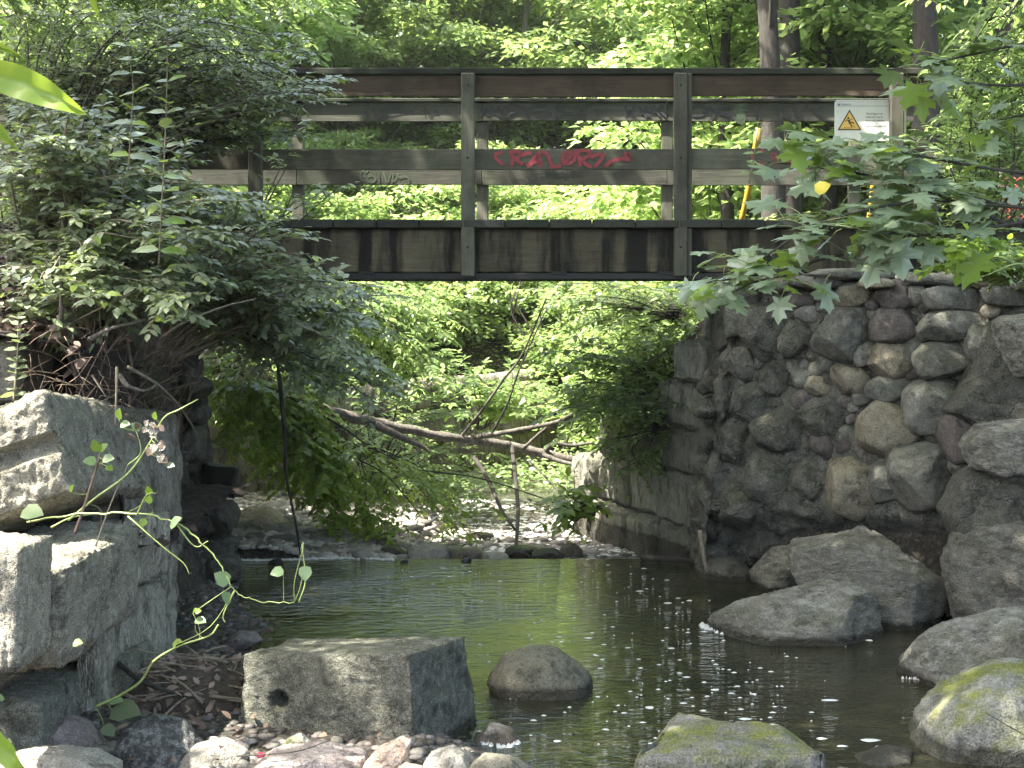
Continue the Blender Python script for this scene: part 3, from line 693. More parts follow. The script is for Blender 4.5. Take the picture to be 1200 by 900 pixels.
tsa = [[(658,350),(710,348)], [(682,328),(686,365),(690,398)], [(702,362),(725,368),(738,380),(712,392)], [(742,372),(758,350),(770,345),(774,382)], [(748,368),(772,366)], [(710,385),(735,388)]]
gset(rail_boards['far', 0, 2], tsa, .005, YF - .004, M['black_paint'], (380, 70), z2)['label'] = 'small black scribbled tag'
arm = [[(330,330),(360,400),(400,395)], [(350,360),(420,350),(440,375),(500,365),(560,358),(612,355)], [(400,390),(430,340),(520,325)], [(280,350),(300,400)]]
gset(rail_boards['far', 0, 2], arm, .018, YF - .004, M['grey_paint'], (380, 70), z2)
grn = [[(262,748),(245,790),(260,830)], [(262,750),(285,770),(300,748)], [(290,800),(330,790),(350,820),(310,835),(290,800)], [(370,770),(375,830)], [(400,760),(430,830),(455,765)], [(470,770),(460,830),(490,800),(500,770)], [(500,800),(550,790),(575,815),(570,840)]]
gset(rail_boards['far', 1, 2], grn, .006, YF - .004, M['green_paint'], (380, 70), z2)
z3 = 1 / 6.
rr = [[(500,400),(485,440),(490,485),(520,492)], [(530,400),(560,395),(570,412)], [(535,470),(560,492),(580,485)], [(620,425),(645,415),(655,440),(630,455),(622,432)], [(655,440),(655,490),(632,488)], [(750,400),(725,430),(715,490)], [(720,470),(780,482),(880,476)]]
gset(rail_boards['near', 1, 4], rr, .006, YN - .004, M['red_thin'], (800, 110), z3)['label'] = 'faded thin red scrawl'
gg = [[(385,90),(375,120),(395,150),(390,190),(420,195),(430,160),(410,120),(440,100),(420,85),(390,95)], [(400,105),(420,150),(405,180)]]
gset(rail_boards['far', 0, 4], gg, .022, YF - .004, M['green_paint'], (800, 110), z3)
lt = [[(40,180),(60,110),(120,80),(170,110),(130,150),(60,150)], [(180,90),(240,130),(330,160),(350,190)], [(200,180),(260,110),(340,100)], [(560,80),(520,140),(560,190)], [(640,90),(700,150),(760,180)], [(700,90),(690,190)], [(780,90),(800,140),(860,190)], [(880,80),(820,140)], [(900,100),(930,120),(990,190)], [(930,120),(980,90)]]
gset(rail_boards['far', 0, 4], lt, .014, YF - .004, M['black_paint'], (800, 110), z3)
o_ = [[(1046,144),(1060,142)]]
# ------------------------------------------------------------------ warning sign
YS = YN + .055
sign = empty('warning_sign', P(1018, 141, YS)); tag(sign, 'white warning sign with a yellow slipping figure triangle, fixed behind the bridge post', 'sign')
def sp(px, py, dy=0.0): return P(px, py, YS) + np.array([0, dy, 0])
def plate(name, pts, y0, y1, m, parent):
    n = len(pts); V = [sp(a, b, y0) for a, b in pts] + [sp(a, b, y1) for a, b in pts]
    return obj(name, V, [tuple(range(n))[::-1], tuple(range(n, 2*n))] + [(i, (i+1) % n, n+(i+1) % n, n+i) for i in range(n)], m, parent, False)
rc = []
for cx, cy, a0 in ((1058, 121, 0), (982, 121, 90), (982, 161, 180), (1058, 161, 270)):
    for a in (0, 30, 60, 90): rc.append((cx + 4 * math.cos(R(a0 + a)), cy - 4 * math.sin(R(a0 + a))))
panel = plate('panel', rc, 0, .006, M['sign_white'], sign)
s4 = 160 / 1200.
def q4(l): return [(960 + a * s4, 90 + b * s4) for a, b in l]
plate('header_line', q4([(150,256),(608,256),(608,258.5),(150,258.5)]), -.002, -.0005, M['sign_black'], sign)
plate('triangle_border', q4([(266,287),(372,470),(161,470)]), -.002, -.0005, M['sign_black'], sign)
plate('triangle', q4([(266,308),(354,460),(179,460)]), -.004, -.0025, M['sign_yellow'], sign)
mb = MB()
def stroke(pts, wd): ribbon(mb, q4(pts), wd, YS - .006)
stroke([(258,378),(266,398),(274,412)], .009); stroke([(258,384),(240,380),(230,394)], .0035); stroke([(264,384),(278,378),(290,368)], .0035)
stroke([(272,412),(290,400),(306,412)], .005); stroke([(272,412),(284,428),(286,442)], .005); stroke([(250,357),(256,365),(258,372)], .009)
stroke([(215,450),(290,450)], .002); stroke([(296,440),(318,442)], .0025)
mb.build('slipping_figure', M['sign_black'], sign, False)
def text(s, px, py, hpx, m, parent, bold=.0, dy=-.0015, stretch=1.0):
    c = bpy.data.curves.new('lettering', 'FONT'); c.body = s; c.size = 1.0; c.extrude = .0; c.offset = bold
    o = bpy.data.objects.new('t', c); COL.objects.link(o); dg = bpy.context.evaluated_depsgraph_get(); me = bpy.data.meshes.new_from_object(o.evaluated_get(dg)); bpy.data.objects.remove(o)
    k = hpx / F * YS / .7
    n = len(me.vertices); co = np.zeros(n * 3, np.float32); me.vertices.foreach_get('co', co); co = co.reshape(-1, 3)
    p = sp(px, py, dy); out = np.stack([co[:, 0] * k * stretch + p[0], np.full(n, p[1]), co[:, 1] * k + p[2]], 1) - np.array(parent.location)
    me.vertices.foreach_set('co', out.astype(np.float32).ravel()); me.materials.clear(); me.materials.append(m); me.update()
    q = bpy.data.objects.new('lettering', me); return link(q, parent)
for s, x_, y_ in (('This bridge is not', 410, 332), ('salted and may be', 410, 361), ('icy in cold weather', 410, 390), ('Use at your own risk', 410, 440)):
    text(s, 960 + x_ * s4, 90 + y_ * s4, 2.1, M['sign_black'], sign, .012, stretch=.93)
text('TORONTO', 960 + 188 * s4, 90 + 251 * s4, 1.8, M['sign_blue'], sign, .02, stretch=.92)
plate('logo_mark', q4([(163,252),(163,236),(168,240),(172,232),(176,240),(181,236),(181,252)]), -.002, -.0005, M['sign_blue'], sign)
for a, b in ((161, 308), (589, 519), (166, 526)):
    q, fq = ico(2); c = sp(960 + a * s4, 90 + b * s4, -.003); k = .006 if a > 500 else .0035
    obj('screw', q * np.array([k, .003, k]) + c, fq, M['steel'], sign)
# ================================================================== RIGHT ABUTMENT
def wallY(px): return 13.02 - (px - 860) / 340 * 1.45
rab = empty('fieldstone_abutment', P(960, 660, 13.1)); tag(rab, 'tall fieldstone and mortar abutment wall carrying the bridge end on the right bank', 'stone wall')
def wall_fn(X, U, N):
    low = np.clip((.62 - X[:, 2]) / .35, 0, 1); fr = N[:, 1] < -.3
    X[:, 1] += np.where(fr, low * .55, 0)
    lump = fbm(X * 2.3, 3, 21) * .035 + np.abs(fbm(X * 7, 4, 31)) * .06 + fbm(X * np.array([9, 9, 16]), 3, 33, True) * .025
    lf = np.clip((3.0 - X[:, 0]) / 1.5, 0, 1)
    X[:, 1] -= np.where(fr, lump * (.8 + 1.1 * lf) - .21 + .08 * lf, 0); X[:, 0] -= np.where(~fr & (X[:, 0] < 1.6), lump * 1.2, 0)
    return X
bl = P(818, 700, 13.05); tl = P(866, 326, 13.0); tr_ = P(1330, 335, wallY(1330)); br_ = P(1330, 760, wallY(1330))
obj('wall_core', *hexblock([bl, br_, br_ + [0, 4, 0], bl + [.0, 2.4, 0], tl, tr_, tr_ + [0, 4, 0.1], tl + [0, 2.4, .05]], 96, .01, 7, 4, .03, .006, wall_fn), M['mortar'], rab)
ST = [(987,392,34,31,0,'field'),(1048,382,29,20,-5,'field_purple'),(1011,415,13,16,0,'field'),(1043,422,25,21,0,'field_tan'),(997,443,22,18,0,'field_tan'),
 (1118,379,44,17,-4,'field'),(1106,423,34,22,-8,'field'),(1048,456,34,14,3,'field'),(1040,503,37,30,10,'field_tan'),(1093,477,33,31,0,'field'),
 (996,571,31,36,-8,'field_tan'),(1038,562,21,29,5,'field'),(1080,556,38,40,-10,'field'),(1136,508,34,36,0,'field_purple'),
 (1052,345,23,17,-8,'field_purple'),(1000,346,25,11,-6,'field_tan'),(947,368,14,9,0,'field'),(943,350,19,9,0,'field_purple'),(1118,349,38,14,0,'field'),(1180,346,30,12,0,'field'),
 (1025,371,9,8,0,'field'),(991,416,10,8,0,'field'),(1068,412,11,15,10,'field'),(895,385,27,34,0,'mortar'),(934,398,18,24,8,'mortar'),(908,444,16,22,0,'mortar'),
 (1010,467,13,7,0,'field'),(880,470,22,26,0,'mortar'),(918,505,34,26,-12,'mortar'),(968,490,24,20,0,'mortar'),(900,560,30,28,0,'mortar'),(948,560,20,26,0,'mortar'),(858,520,18,30,0,'mortar'),
 (870,590,24,26,0,'mortar'),(925,610,26,18,0,'mortar'),(1160,455,22,26,20,'field'),(1030,605,24,18,0,'darkwall'),(1075,615,26,20,0,'darkwall'),(985,622,22,16,0,'darkwall'),(1120,600,24,22,0,'darkwall'),  # darkwall stones give the hollow wall foot its shade by colour
 (870,425,16,24,0,'mortar'),(860,380,12,22,0,'mortar'),(965,345,12,8,0,'field'),(1082,390,9,9,0,'field'),(1075,345,12,13,0,'field'),(1015,490,10,12,0,'mortar'),(1060,530,12,8,0,'field'),(1100,512,16,10,0,'mortar'),
 (1128,545,16,14,0,'field'),(1110,580,18,16,0,'mortar'),(840,560,14,26,0,'mortar'),(848,460,12,22,0,'mortar'),(843,620,16,24,0,'mortar'),(900,640,24,18,0,'darkwall'),(1150,400,20,20,0,'field'),(1092,452,8,7,0,'field')]
_r = np.random.RandomState(77); _k = 0
for _ in range(9000):
    cx, cy = _r.uniform(868, 1170), _r.uniform(345, 628); rr = _r.uniform(5, 15)
    if cy > 640 - (1170 - cx) * .0 or cx > 1130 and cy > 480: continue
    if all(((cx - a) / (c + rr * .72)) ** 2 + ((cy - b) / (d + rr * .72)) ** 2 > 1 for a, b, c, d, _o, _m in ST):
        ST.append((cx, cy, rr * 1.12, rr * _r.uniform(.7, 1.05), _r.uniform(-25, 25), ('field', 'mortar', 'field', 'field_tan', 'field_purple')[_r.randint(5)] if cx > 930 else 'mortar'))
for i, (cx, cy, rx, ry, ro, m) in enumerate(ST):
    Yw = wallY(cx) + .04; T = min(rx, ry) / F * Yw * (1.05 if m != 'mortar' else .75)
    if cy > 585: Yw += .35 * min(1, (cy - 585) / 30)
    Yw += -.015 if m.startswith('field') else -.03
    V, Fc = boulder(ell(cx, cy, rx + 2, ry + 2, ro, 12, .09 if m.startswith('field') else .18, i, 2.7), Yw, T * 1.15, 4 if rx > 18 else 3, 2.9, .06, 8 if m.startswith('field') else 9, .76 if m.startswith('field') else .72, 100 + i, 2.0, fine=.02)
    obj('stone', V, Fc, M[m], rab)
for poly, Yq, T, m in (([(995,540),(1130,585),(1145,545),(1180,500)], 0, 0, None),):
    pass
big = [([(1108,480),(1135,440),(1150,385),(1180,365),(1235,370),(1235,500),(1190,520),(1130,515)], 11.75, .45, 'mortar'),
       ([(1130,520),(1150,500),(1235,488),(1240,560),(1190,570),(1140,548)], 11.1, .45, 'boulder'),
       ([(1105,600),(1125,560),(1150,545),(1240,560),(1240,640),(1180,650),(1120,635)], 11.3, .5, 'mortar'),
       ([(1168,375),(1200,368),(1245,380),(1245,440),(1175,440)], 11.35, .35, 'boulder')]
for i, (poly, Y, T, m) in enumerate(big):
    obj('stone', *boulder(poly, Y, T, 5, 2.6, .07, 7, .76, 140 + i, 2.2, strat=.025, fine=.02), M[m], rab)
# flat coping stones along the top, and the jagged left edge
for i, (cx, cy, rx, ry, dy) in enumerate(((905,334,30,9,.1),(955,331,30,8,.0),(1003,322,56,7,.1),(1025,333,20,6,-.1),(1075,327,26,8,.1),(1120,328,34,9,.1),(1165,327,30,10,.1),(1205,330,26,11,0))):
    obj('coping_stone', *boulder(ell(cx, cy, rx, ry, 0, 12, .08, i, 3), wallY(cx) + dy + .12, .35, 4, 3.2, .06, 4, .85, 160 + i, 2.5), M['field_tan' if i % 3 == 0 else 'field'], rab)
for i, (cx, cy, rx, ry, m) in enumerate(((856,362,13,20,'darkwall'),(848,400,14,20,'darkwall'),(838,442,14,16,'darkwall'),(830,478,13,18,'mortar'),(832,512,16,16,'mortar'),(826,545,14,18,'mortar'),(832,580,17,20,'mortar'),(826,615,15,22,'mortar'),(838,650,20,18,'mortar'),(828,455,10,10,'darkwall'),(850,335,14,10,'darkwall'))):
    obj('edge_stone', *boulder(ell(cx, cy, rx, ry, i * 23, 9, .16, i + 40, 2.2), 13.25 + .1 * (i % 3), .3, 3, 2.4, .08, 8, .7, 180 + i, 2.2), M[m], rab)
# ================================================================== RIGHT RETAINING WALL BEYOND THE BRIDGE
rw = empty('block_retaining_wall', (.8, 14.9, -.1)); tag(rw, 'broken retaining wall of big split blocks beyond the fieldstone abutment', 'stone wall')
A, B = np.array([1.26, 13.75]), np.array([-.02, 16.7]); dv = (B - A); Lw = np.linalg.norm(dv); dv /= Lw; nv = np.array([dv[1], -dv[0]])   # nv points into the bank
if nv[0] < 0: nv = -nv
rs = np.random.RandomState(11)
def course_wall(root, A, dv, nv, Lw, courses, topf, mat, rs, thick=.5, n=18, name='block', wl=(.5, .95), batter=.08):
    z = courses[0]
    for h in courses[1:]:
        s = -rs.uniform(0, .3)
        while s < Lw:
            wdt = rs.uniform(*wl); e = min(s + wdt, Lw + .15)
            if z + h * .45 < topf((s + e) / 2):
                off = rs.uniform(-.06, .10) + batter * (z + .2); zt = z + h
                p0 = A + dv * (s + .02) + nv * off; p1 = A + dv * (e - .02) + nv * (off + rs.uniform(-.03, .03)); th = nv * thick
                j = lambda: rs.uniform(-.02, .02)
                # front edge runs p0->p1; seen from the channel
                C = [(*p0, z + .01 + j()), (*p1, z + .01 + j()), (*(p1 + th), z), (*(p0 + th), z), (*p0, zt - .01 + j()), (*p1, zt - .01 + j()), (*(p1 + th), zt), (*(p0 + th), zt)]
                obj(name, *hexblock(C, n, .06, int(rs.randint(9999)), 3.0, .13, .02, None, .035), M[mat], root)
            s = e
        z += h
course_wall(rw, A, dv, nv, Lw, [-.35, .55, .48, .42, .46, .40, .3], lambda s: 2.1 - .40 * s - .12 * max(0, s - 1.5) , 'block_shade', rs)
# backing so that no gap shows behind the blocks
C0 = A + nv * .3; C1 = B + nv * .3
obj('wall_core', *hexblock([(*C0, -.5), (*C1, -.5), (*(C1 + nv * .6), -.5), (*(C0 + nv * .6), -.5), (*C0, 1.6), (*C1, .35), (*(C1 + nv * .6), .4), (*(C0 + nv * .6), 1.7)], 20, .05, 5, 3, .03), M['mortar'], rw)
# ================================================================== FAR RETAINING WALL (behind the gravel bar)
fw = empty('far_block_wall', (-2.6, 21, -.5)); tag(fw, 'long pale block wall on the far bank behind the fallen log', 'stone wall')
A2, B2 = np.array([-4.75, 16.2]), np.array([-.2, 26.2]); d2 = B2 - A2; L2 = np.linalg.norm(d2); d2 /= L2; n2 = np.array([-d2[1], d2[0]])
if n2[0] > 0: n2 = -n2
course_wall(fw, A2, d2, n2, L2, [-.75, .5, .45, .5, .42], lambda s: 1.05 + .15 * math.sin(s * 1.7), 'block_far', np.random.RandomState(5), .5, 12, wl=(.45, .9))
C0 = A2 + n2 * .25; C1 = B2 + n2 * .25
obj('wall_core', *hexblock([(*C0, -.9), (*C1, -1.2), (*(C1 + n2 * .6), -1), (*(C0 + n2 * .6), -1), (*C0, .95), (*C1, .8), (*(C1 + n2 * .6), 1), (*(C0 + n2 * .6), 1.1)], 20, .03, 5, 3, .03), M['mortar'], fw)
# ================================================================== LEFT ABUTMENT (its shade put into the stone colour)
la = empty('dark_rubble_abutment', P(235, 690, 12.6)); tag(la, 'rubble abutment under the left end of the bridge, its shade put into the stone colour', 'stone wall')
def la_fn(X, U, N):
    X += N * (fbm(X * 2.6, 4, 41) * .10 + np.abs(fbm(X * 6, 3, 43)) * .05)[:, None]; return X
a0, a1, a2, a3 = P(60, 720, 12.2), P(262, 700, 12.9), P(60, 330, 12.2), P(228, 330, 12.9)
obj('wall_core', *hexblock([a0, a1, a1 + [-1.35, 2.3, 0], a0 + [-1, 3, 0], a2, a3, a3 + [-1.2, 2.3, 0], a2 + [-1, 3, 0]], 70, .01, 3, 4, .02, .005, la_fn), M['darkwall'], la)
LS = [(200,350,34,22),(222,395,22,18),(215,440,26,26),(232,455,14,12),(180,400,28,24),(210,500,26,22),(228,520,12,22),(195,540,26,20),(232,556,16,18),(215,585,24,20),(240,590,14,16),(200,620,26,22),(238,612,20,16),(225,645,28,18),(256,615,15,22),
      (262,605,14,18),(180,580,22,22),(180,490,24,24),(160,450,26,26),(250,650,22,20),(205,665,26,20),(262,668,20,18),(170,640,24,24),(262,640,16,12),(233,486,10,10),(190,455,16,14),(222,372,14,9)]
for i, (cx, cy, rx, ry) in enumerate(LS):
    obj('stone', *boulder(ell(cx, cy, rx, ry, i * 31 % 40 - 20, 10, .14, i + 70, 2.5), 12.75 + .12 * ((i * 7) % 3), .32, 4, 2.6, .07, 8, .74, 220 + i, 2.2, strat=.02), M['darkwall'], la)
# protruding timber end
V, Fc = hexblock([P(238, 575, 12.6), P(277, 585, 12.45), P(279, 585, 13.6), P(240, 575, 13.7), P(236, 541, 12.6), P(281, 546, 12.45), P(282, 548, 13.6), P(238, 541, 13.7)], 10, .03, 3, 3, .06)
tag(obj('timber_end', V, Fc, M['steel']), 'black square beam end jutting from the dark rubble abutment', 'timber')
# ================================================================== SOIL MOUND WITH DEAD LEAVES (left)
def mound():
    n = 120; V = []
    us = np.linspace(0, 1, n); vs = np.linspace(0, 1, n)
    U_, V_ = np.meshgrid(us, vs); x = -5.2 + U_ * 2.75; y = 8.6 + V_ * 3.0
    ztop = 2.05 + .55 * np.exp(-((y - 10.2) / 1.6) ** 2) * np.clip((-2.75 - x) / .9, 0, 1) ** .6
    edge = np.clip((-2.62 - .30 * np.clip(y - 9.4, 0, 3) - .08 * np.sin(y * 5) - x) / .35, 0, 1) ** .45
    z = .95 + (ztop - .95) * edge
    p = np.stack([x.ravel(), y.ravel(), z.ravel()], 1)
    p[:, 2] += fbm(p * 2.5, 4, 61) * .10 + fbm(p * 9, 3, 62) * .035; p[:, 0] += fbm(p * 4 + 9, 3, 63) * .08
    I = np.arange(n * n).reshape(n, n); Fc = np.stack([I[:-1, :-1], I[:-1, 1:], I[1:, 1:], I[1:, :-1]], -1).reshape(-1, 4)
    m = stone_mat('dark_humus', (.022, .017, .013), (.05, .038, .03), (.09, .065, .055), speck=.5, bump=1.0, wet=False, sc=1.3)
    tag(obj('soil_bank', p, Fc, m), kind='structure'); return p.reshape(n, n, 3)
MP = mound()
def litter(name, label, pts, size, rs, mat, cat='leaf litter', tilt=.6):
    n = len(pts); a = rs.uniform(0, 2*np.pi, n); d = np.stack([np.cos(a), np.sin(a), rs.normal(0, .5, n)], 1); u = np.stack([rs.normal(0, tilt, n), rs.normal(0, tilt, n) - .3, np.ones(n)], 1)
    V, Fc, q = leaves_mesh(pts, d, u, size * rs.uniform(.5, 1.3, n), 'oval', rs, 1.25)
    tag(obj(name, V, Fc, mat, None, True, q), label, cat, kind='stuff')
rs = np.random.RandomState(8)
q = MP.reshape(-1, 3); q = q[(q[:, 0] < -2.45 - .30 * np.clip(q[:, 1] - 9.4, 0, 3))]; idx = rs.randint(0, len(q), 3000)
litter('leaf_litter', 'dark brown dead leaves heaped on the soil bank above the tumbled blocks', q[idx] + rs.normal(0, .03, (3000, 3)) + [0, 0, .03], .085, rs, M['deadleaf'])
# ================================================================== TUMBLED CUT BLOCKS (left bank)
def cutblock(quad, Y, depth, mat, label, seed, n=26, fn=None, **kw):
    """quad: bl, br, tr, tl in px at distance Y (or a list of four distances)"""
    Ys = [Y] * 4 if not isinstance(Y, (list, tuple)) else Y
    C = facing([P(a, b, y) for (a, b), y in zip(quad, Ys)], depth)
    k = dict(rough=.03, chip=.04, fine=.018, streak=.018, nscale=3.2); k.update(kw); n = int(n * 1.35)
    o = obj('stone_block', *hexblock(C, n, seed=seed, fn=fn, **k), M[mat]); return tag(o, label, 'stone block', 'tumbled cut blocks on the bank')
def groove(X, U, N):
    fr = N[:, 1] < -.3; g = np.clip(1 - np.abs(U[:, 2] - .50) / .10, 0, 1) ** .4
    X[:, 1] += np.where(fr, g * .09, 0); return X
cutblock([(-70,632),(84,576),(50,458),(-70,500)], 7.8, (.04,1.35,-.17), 'granite', 'pale granite block with a groove across its face, topmost of the tumbled pile', 1, 44, groove)
cutblock([(62,655),(138,652),(128,486),(66,482)], 8.75, (.14,1.0,-.08), 'granite_streak', 'split granite slab standing on end just behind the grooved block', 2, 30, chip=.08, rough=.06, streak=.03)
cutblock([(-70,790),(74,786),(80,664),(-70,668)], 7.2, (-.02,1.3,.01), 'granite', 'large pale block with a flat sunlit top under the dark gap', 3, 44, chip=.06, rough=.05, streak=.02)
cutblock([(-60,792),(20,788),(24,645),(-60,640)], 6.75, (0,.42,0), 'granite', 'rough grey block end cut off by the photo edge beside the flat topped block', 4, 26)
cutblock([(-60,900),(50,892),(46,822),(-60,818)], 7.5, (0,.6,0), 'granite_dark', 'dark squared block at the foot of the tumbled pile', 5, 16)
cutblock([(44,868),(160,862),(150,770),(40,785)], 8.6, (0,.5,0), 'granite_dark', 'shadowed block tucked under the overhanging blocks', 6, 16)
cutblock([(100,700),(140,694),(146,612),(96,618)], 8.6, (.10,.65,-.02), 'granite_streak', 'knobbly split block wedged above the narrow dark slot', 7, 26, chip=.08, rough=.06)
cutblock([(128,652),(176,650),(168,540),(118,530)], 9.5, (.08,.5,-.06), 'granite_streak', 'narrow slab leaning beside the dark abutment, below the hanging roots', 8, 24, chip=.07, rough=.07)
cutblock([(136,745),(172,742),(178,640),(134,636)], 9.3, (.06,.42,-.03), 'granite_streak', 'fluted block face over the standing slabs at the water side', 9, 26, chip=.08, rough=.07, streak=.035)
cutblock([(84,866),(118,856),(118,700),(96,694)], [8.3,8.4,8.5,8.6], (.12,.9,-.05), 'granite_streak', 'big leaning slab whose lower edge meets the leaf debris', 10, 34, chip=.06, rough=.05, streak=.02)
cutblock([(118,850),(146,838),(150,745),(118,745)], 8.9, (.08,.8,0), 'granite_streak', 'lower slab between the leaning slab and the driftwood', 11, 24, rough=.06)
cutblock([(150,826),(176,818),(180,738),(150,740)], 9.7, (.03,.32,0), 'granite_streak', 'thin standing slab farthest along the pile toward the pool', 12, 20, streak=.04)
cutblock([(100,612),(140,604),(134,500),(90,492)], 9.0, (.05,.5,-.05), 'granite_streak', 'jagged slab edge above the small standing white flower stalk', 13, 20, rough=.07)
cutblock([(-60,480),(20,470),(20,400),(-60,400)], 8.9, (0,.6,0), 'granite', 'half buried block under the leaf litter at the bank top', 14, 14)
cutblock([(20,640),(100,640),(98,600),(20,600)], 8.6, (0,.5,0), 'darkwall', 'dark filler block whose colour stands in for shadow in the gap under the grooved block', 15, 10)  # fills the dark gap; its shadow is put into the colour
for i, (cx, cy, rx, ry, Y) in enumerate(((130,668,12,10,8.9),(150,610,16,12,9.3),(120,560,14,12,9.2),(165,690,14,14,9.9),(95,745,14,16,8.3),(175,790,12,18,10.0),(70,812,20,14,8.0),(128,730,10,12,8.9),(190,700,10,16,10.4))):
    tag(obj('chock_stone', *boulder(ell(cx, cy, rx, ry, i * 37, 9, .15, i), Y, .16, 3, 2.4, .08, 8, .72, 300 + i), M['granite_dark' if i % 2 else 'granite_streak']),
        ['small stone wedged under the knobbly block', 'stone chip beside the leaning narrow slab', 'small wedge stone behind the grooved block', 'rounded chock near the fluted block', 'chock stone beneath the flat topped block', 'chock at the foot of the thin standing slab', 'broken stone over the dark squared block', 'small stone in the slot above the leaning slab', 'upright stone chip at the pile end by the mud'][i], 'stone', 'small stones wedged in the tumbled pile')
# ------------------------------------------------------------------ drilled block in front
hc = P(328, 821, 8.15)
def hole(X, U, N):
    fr = (N[:, 1] < -.5)
    d = np.hypot(X[:, 0] - hc[0], X[:, 2] - hc[2]); X[:, 1] += np.where(fr & (d < .043), .20, np.where(fr & (d < .058), .02, 0))
    k = (X[:, 0] > -.66) & (X[:, 2] < .28); X[:, 1] += np.where(k & (N[:, 0] > .3), .04, 0)
    return X
C = [P(276, 876, 8.22), P(488, 896, 7.92), P(563, 880, 8.6), P(350, 860, 8.95), P(286, 766, 8.22), P(480, 767, 7.92), P(546, 745, 8.62), P(338, 750, 8.85)]
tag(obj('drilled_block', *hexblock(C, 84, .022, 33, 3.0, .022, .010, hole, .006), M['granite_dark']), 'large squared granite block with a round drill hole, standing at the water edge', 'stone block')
# ================================================================== BOULDERS
def bd(poly, Y, T, mat, label, seed, sub=5, cat='boulder', name='boulder', **kw):
    k = dict(p=2.7, rough=.07, cuts=9, cutd=.74, strat=.022, fine=.03, nscale=2.6); k.update(kw)
    o = obj(name, *boulder(poly, Y, T, sub, seed=seed, **k), M[mat]); return tag(o, label, cat)
bd([(926,648),(934,640),(1032,624),(1050,640),(1114,690),(1122,715),(1110,750),(940,745),(928,700)], 11.55, .62, 'boulder', 'big wedge shaped boulder with a flat lit top at the foot of the fieldstone wall', 1, cuts=10, cutd=.7, p=3.0, strat=.02)
bd([(1112,662),(1124,632),(1150,615),(1190,611),(1262,622),(1275,700),(1250,765),(1160,752),(1122,722)], 11.0, .62, 'boulder', 'large rounded banded boulder beside the wedge shaped one', 2, strat=.03, cuts=3)
bd([(822,733),(862,712),(922,697),(976,684),(1012,690),(1036,712),(1034,740),(1018,772),(850,772)], 10.9, .42, 'boulder', 'long flat boulder lying in the pool with a white waterline', 3, strat=.02, cuts=6)
bd([(1054,790),(1078,760),(1132,734),(1190,721),(1264,718),(1264,810),(1200,830),(1068,824)], 9.65, .5, 'boulder', 'grey sloping boulder at the pool side above the mossy boulder', 4, strat=.02, cuts=6)
bd([(1074,868),(1086,838),(1112,814),(1152,794),(1200,786),(1270,780),(1290,900),(1240,985),(1092,950)], 8.25, .55, 'mossy', 'rounded boulder with a yellow green moss patch', 5, cuts=4, strat=.008)
bd([(1184,800),(1190,762),(1206,742),(1270,742),(1270,830),(1200,830)], 9.0, .3, 'boulder', 'small boulder squeezed behind the mossy boulder', 6, sub=4)
tag(obj('boulder', *hexblock([P(738, 960, 7.35), P(975, 955, 7.45), P(955, 930, 8.3), P(770, 930, 8.5), P(738, 884, 7.45), P(968, 882, 7.5), P(925, 856, 8.05), P(795, 836, 8.35)], 40, .06, 91, 3, .07, .014, None, .01), M['mossy']), 'flat topped mossy slab rising from the pool at the bottom edge', 'boulder')
bd([(998,890),(1045,878),(1082,884),(1078,915),(1005,915)], 7.95, .16, 'wetrock', 'low wet stone awash between the two mossy rocks', 8, sub=4)
bd([(572,797),(590,772),(620,761),(652,764),(682,784),(694,800),(685,835),(590,838)], 9.38, .30, 'wetrock', 'smooth domed rock standing alone in mid pool', 9, cuts=2, strat=.004, rough=.04)
bd([(556,865),(575,850),(600,856),(614,872),(600,895),(560,895)], 8.3, .14, 'boulder_pink', 'small pinkish rock half sunk beside the drilled block', 10, sub=4, cuts=2)
bd([(880,672),(906,644),(932,640),(945,700),(885,705)], 12.55, .25, 'boulder', 'pale grey squarish stone at the wall foot next to the wedge boulder', 11, sub=4, p=3.2)
bd([(268,625),(286,598),(312,597),(336,612),(350,634),(342,662),(272,662)], 15.7, .5, 'boulder_pink', 'pinkish rounded boulder on the gravel bar past the dark abutment', 12, cuts=3, strat=.01)
bd([(273,640),(282,616),(298,610),(312,622),(312,660),(275,660)], 15.0, .28, 'boulder', 'grey brown rounded stone leaning on the pinkish boulder', 13, sub=4, cuts=2)
bd([(268,650),(280,634),(302,636),(325,648),(318,668),(270,668)], 14.5, .2, 'palerock', 'low pale broken rock at the end of the gravel bar', 14, sub=4)
bd([(310,664),(318,656),(331,653),(333,668),(330,676),(312,672)], 13.75, .07, 'steel', 'dark pointed wet stone poking from the far edge of the pool', 15, sub=3, cat='stone', name='wet_stone')
bd([(467,663),(471,656),(478,657),(479,666),(470,669)], 13.75, .05, 'steel', 'round black wet stone on the lip of the pool', 16, sub=3, cat='stone', name='wet_stone')
bd([(538,660),(545,653),(553,654),(553,664),(540,666)], 13.8, .05, 'steel', 'small black wet stone beneath the hanging branch tip', 17, sub=3, cat='stone', name='wet_stone')
bd([(818,680),(832,652),(862,655),(884,668),(880,692),(820,692)], 13.05, .25, 'darkwall', 'dark wet rock at the corner foot of the fieldstone wall', 18, sub=4)
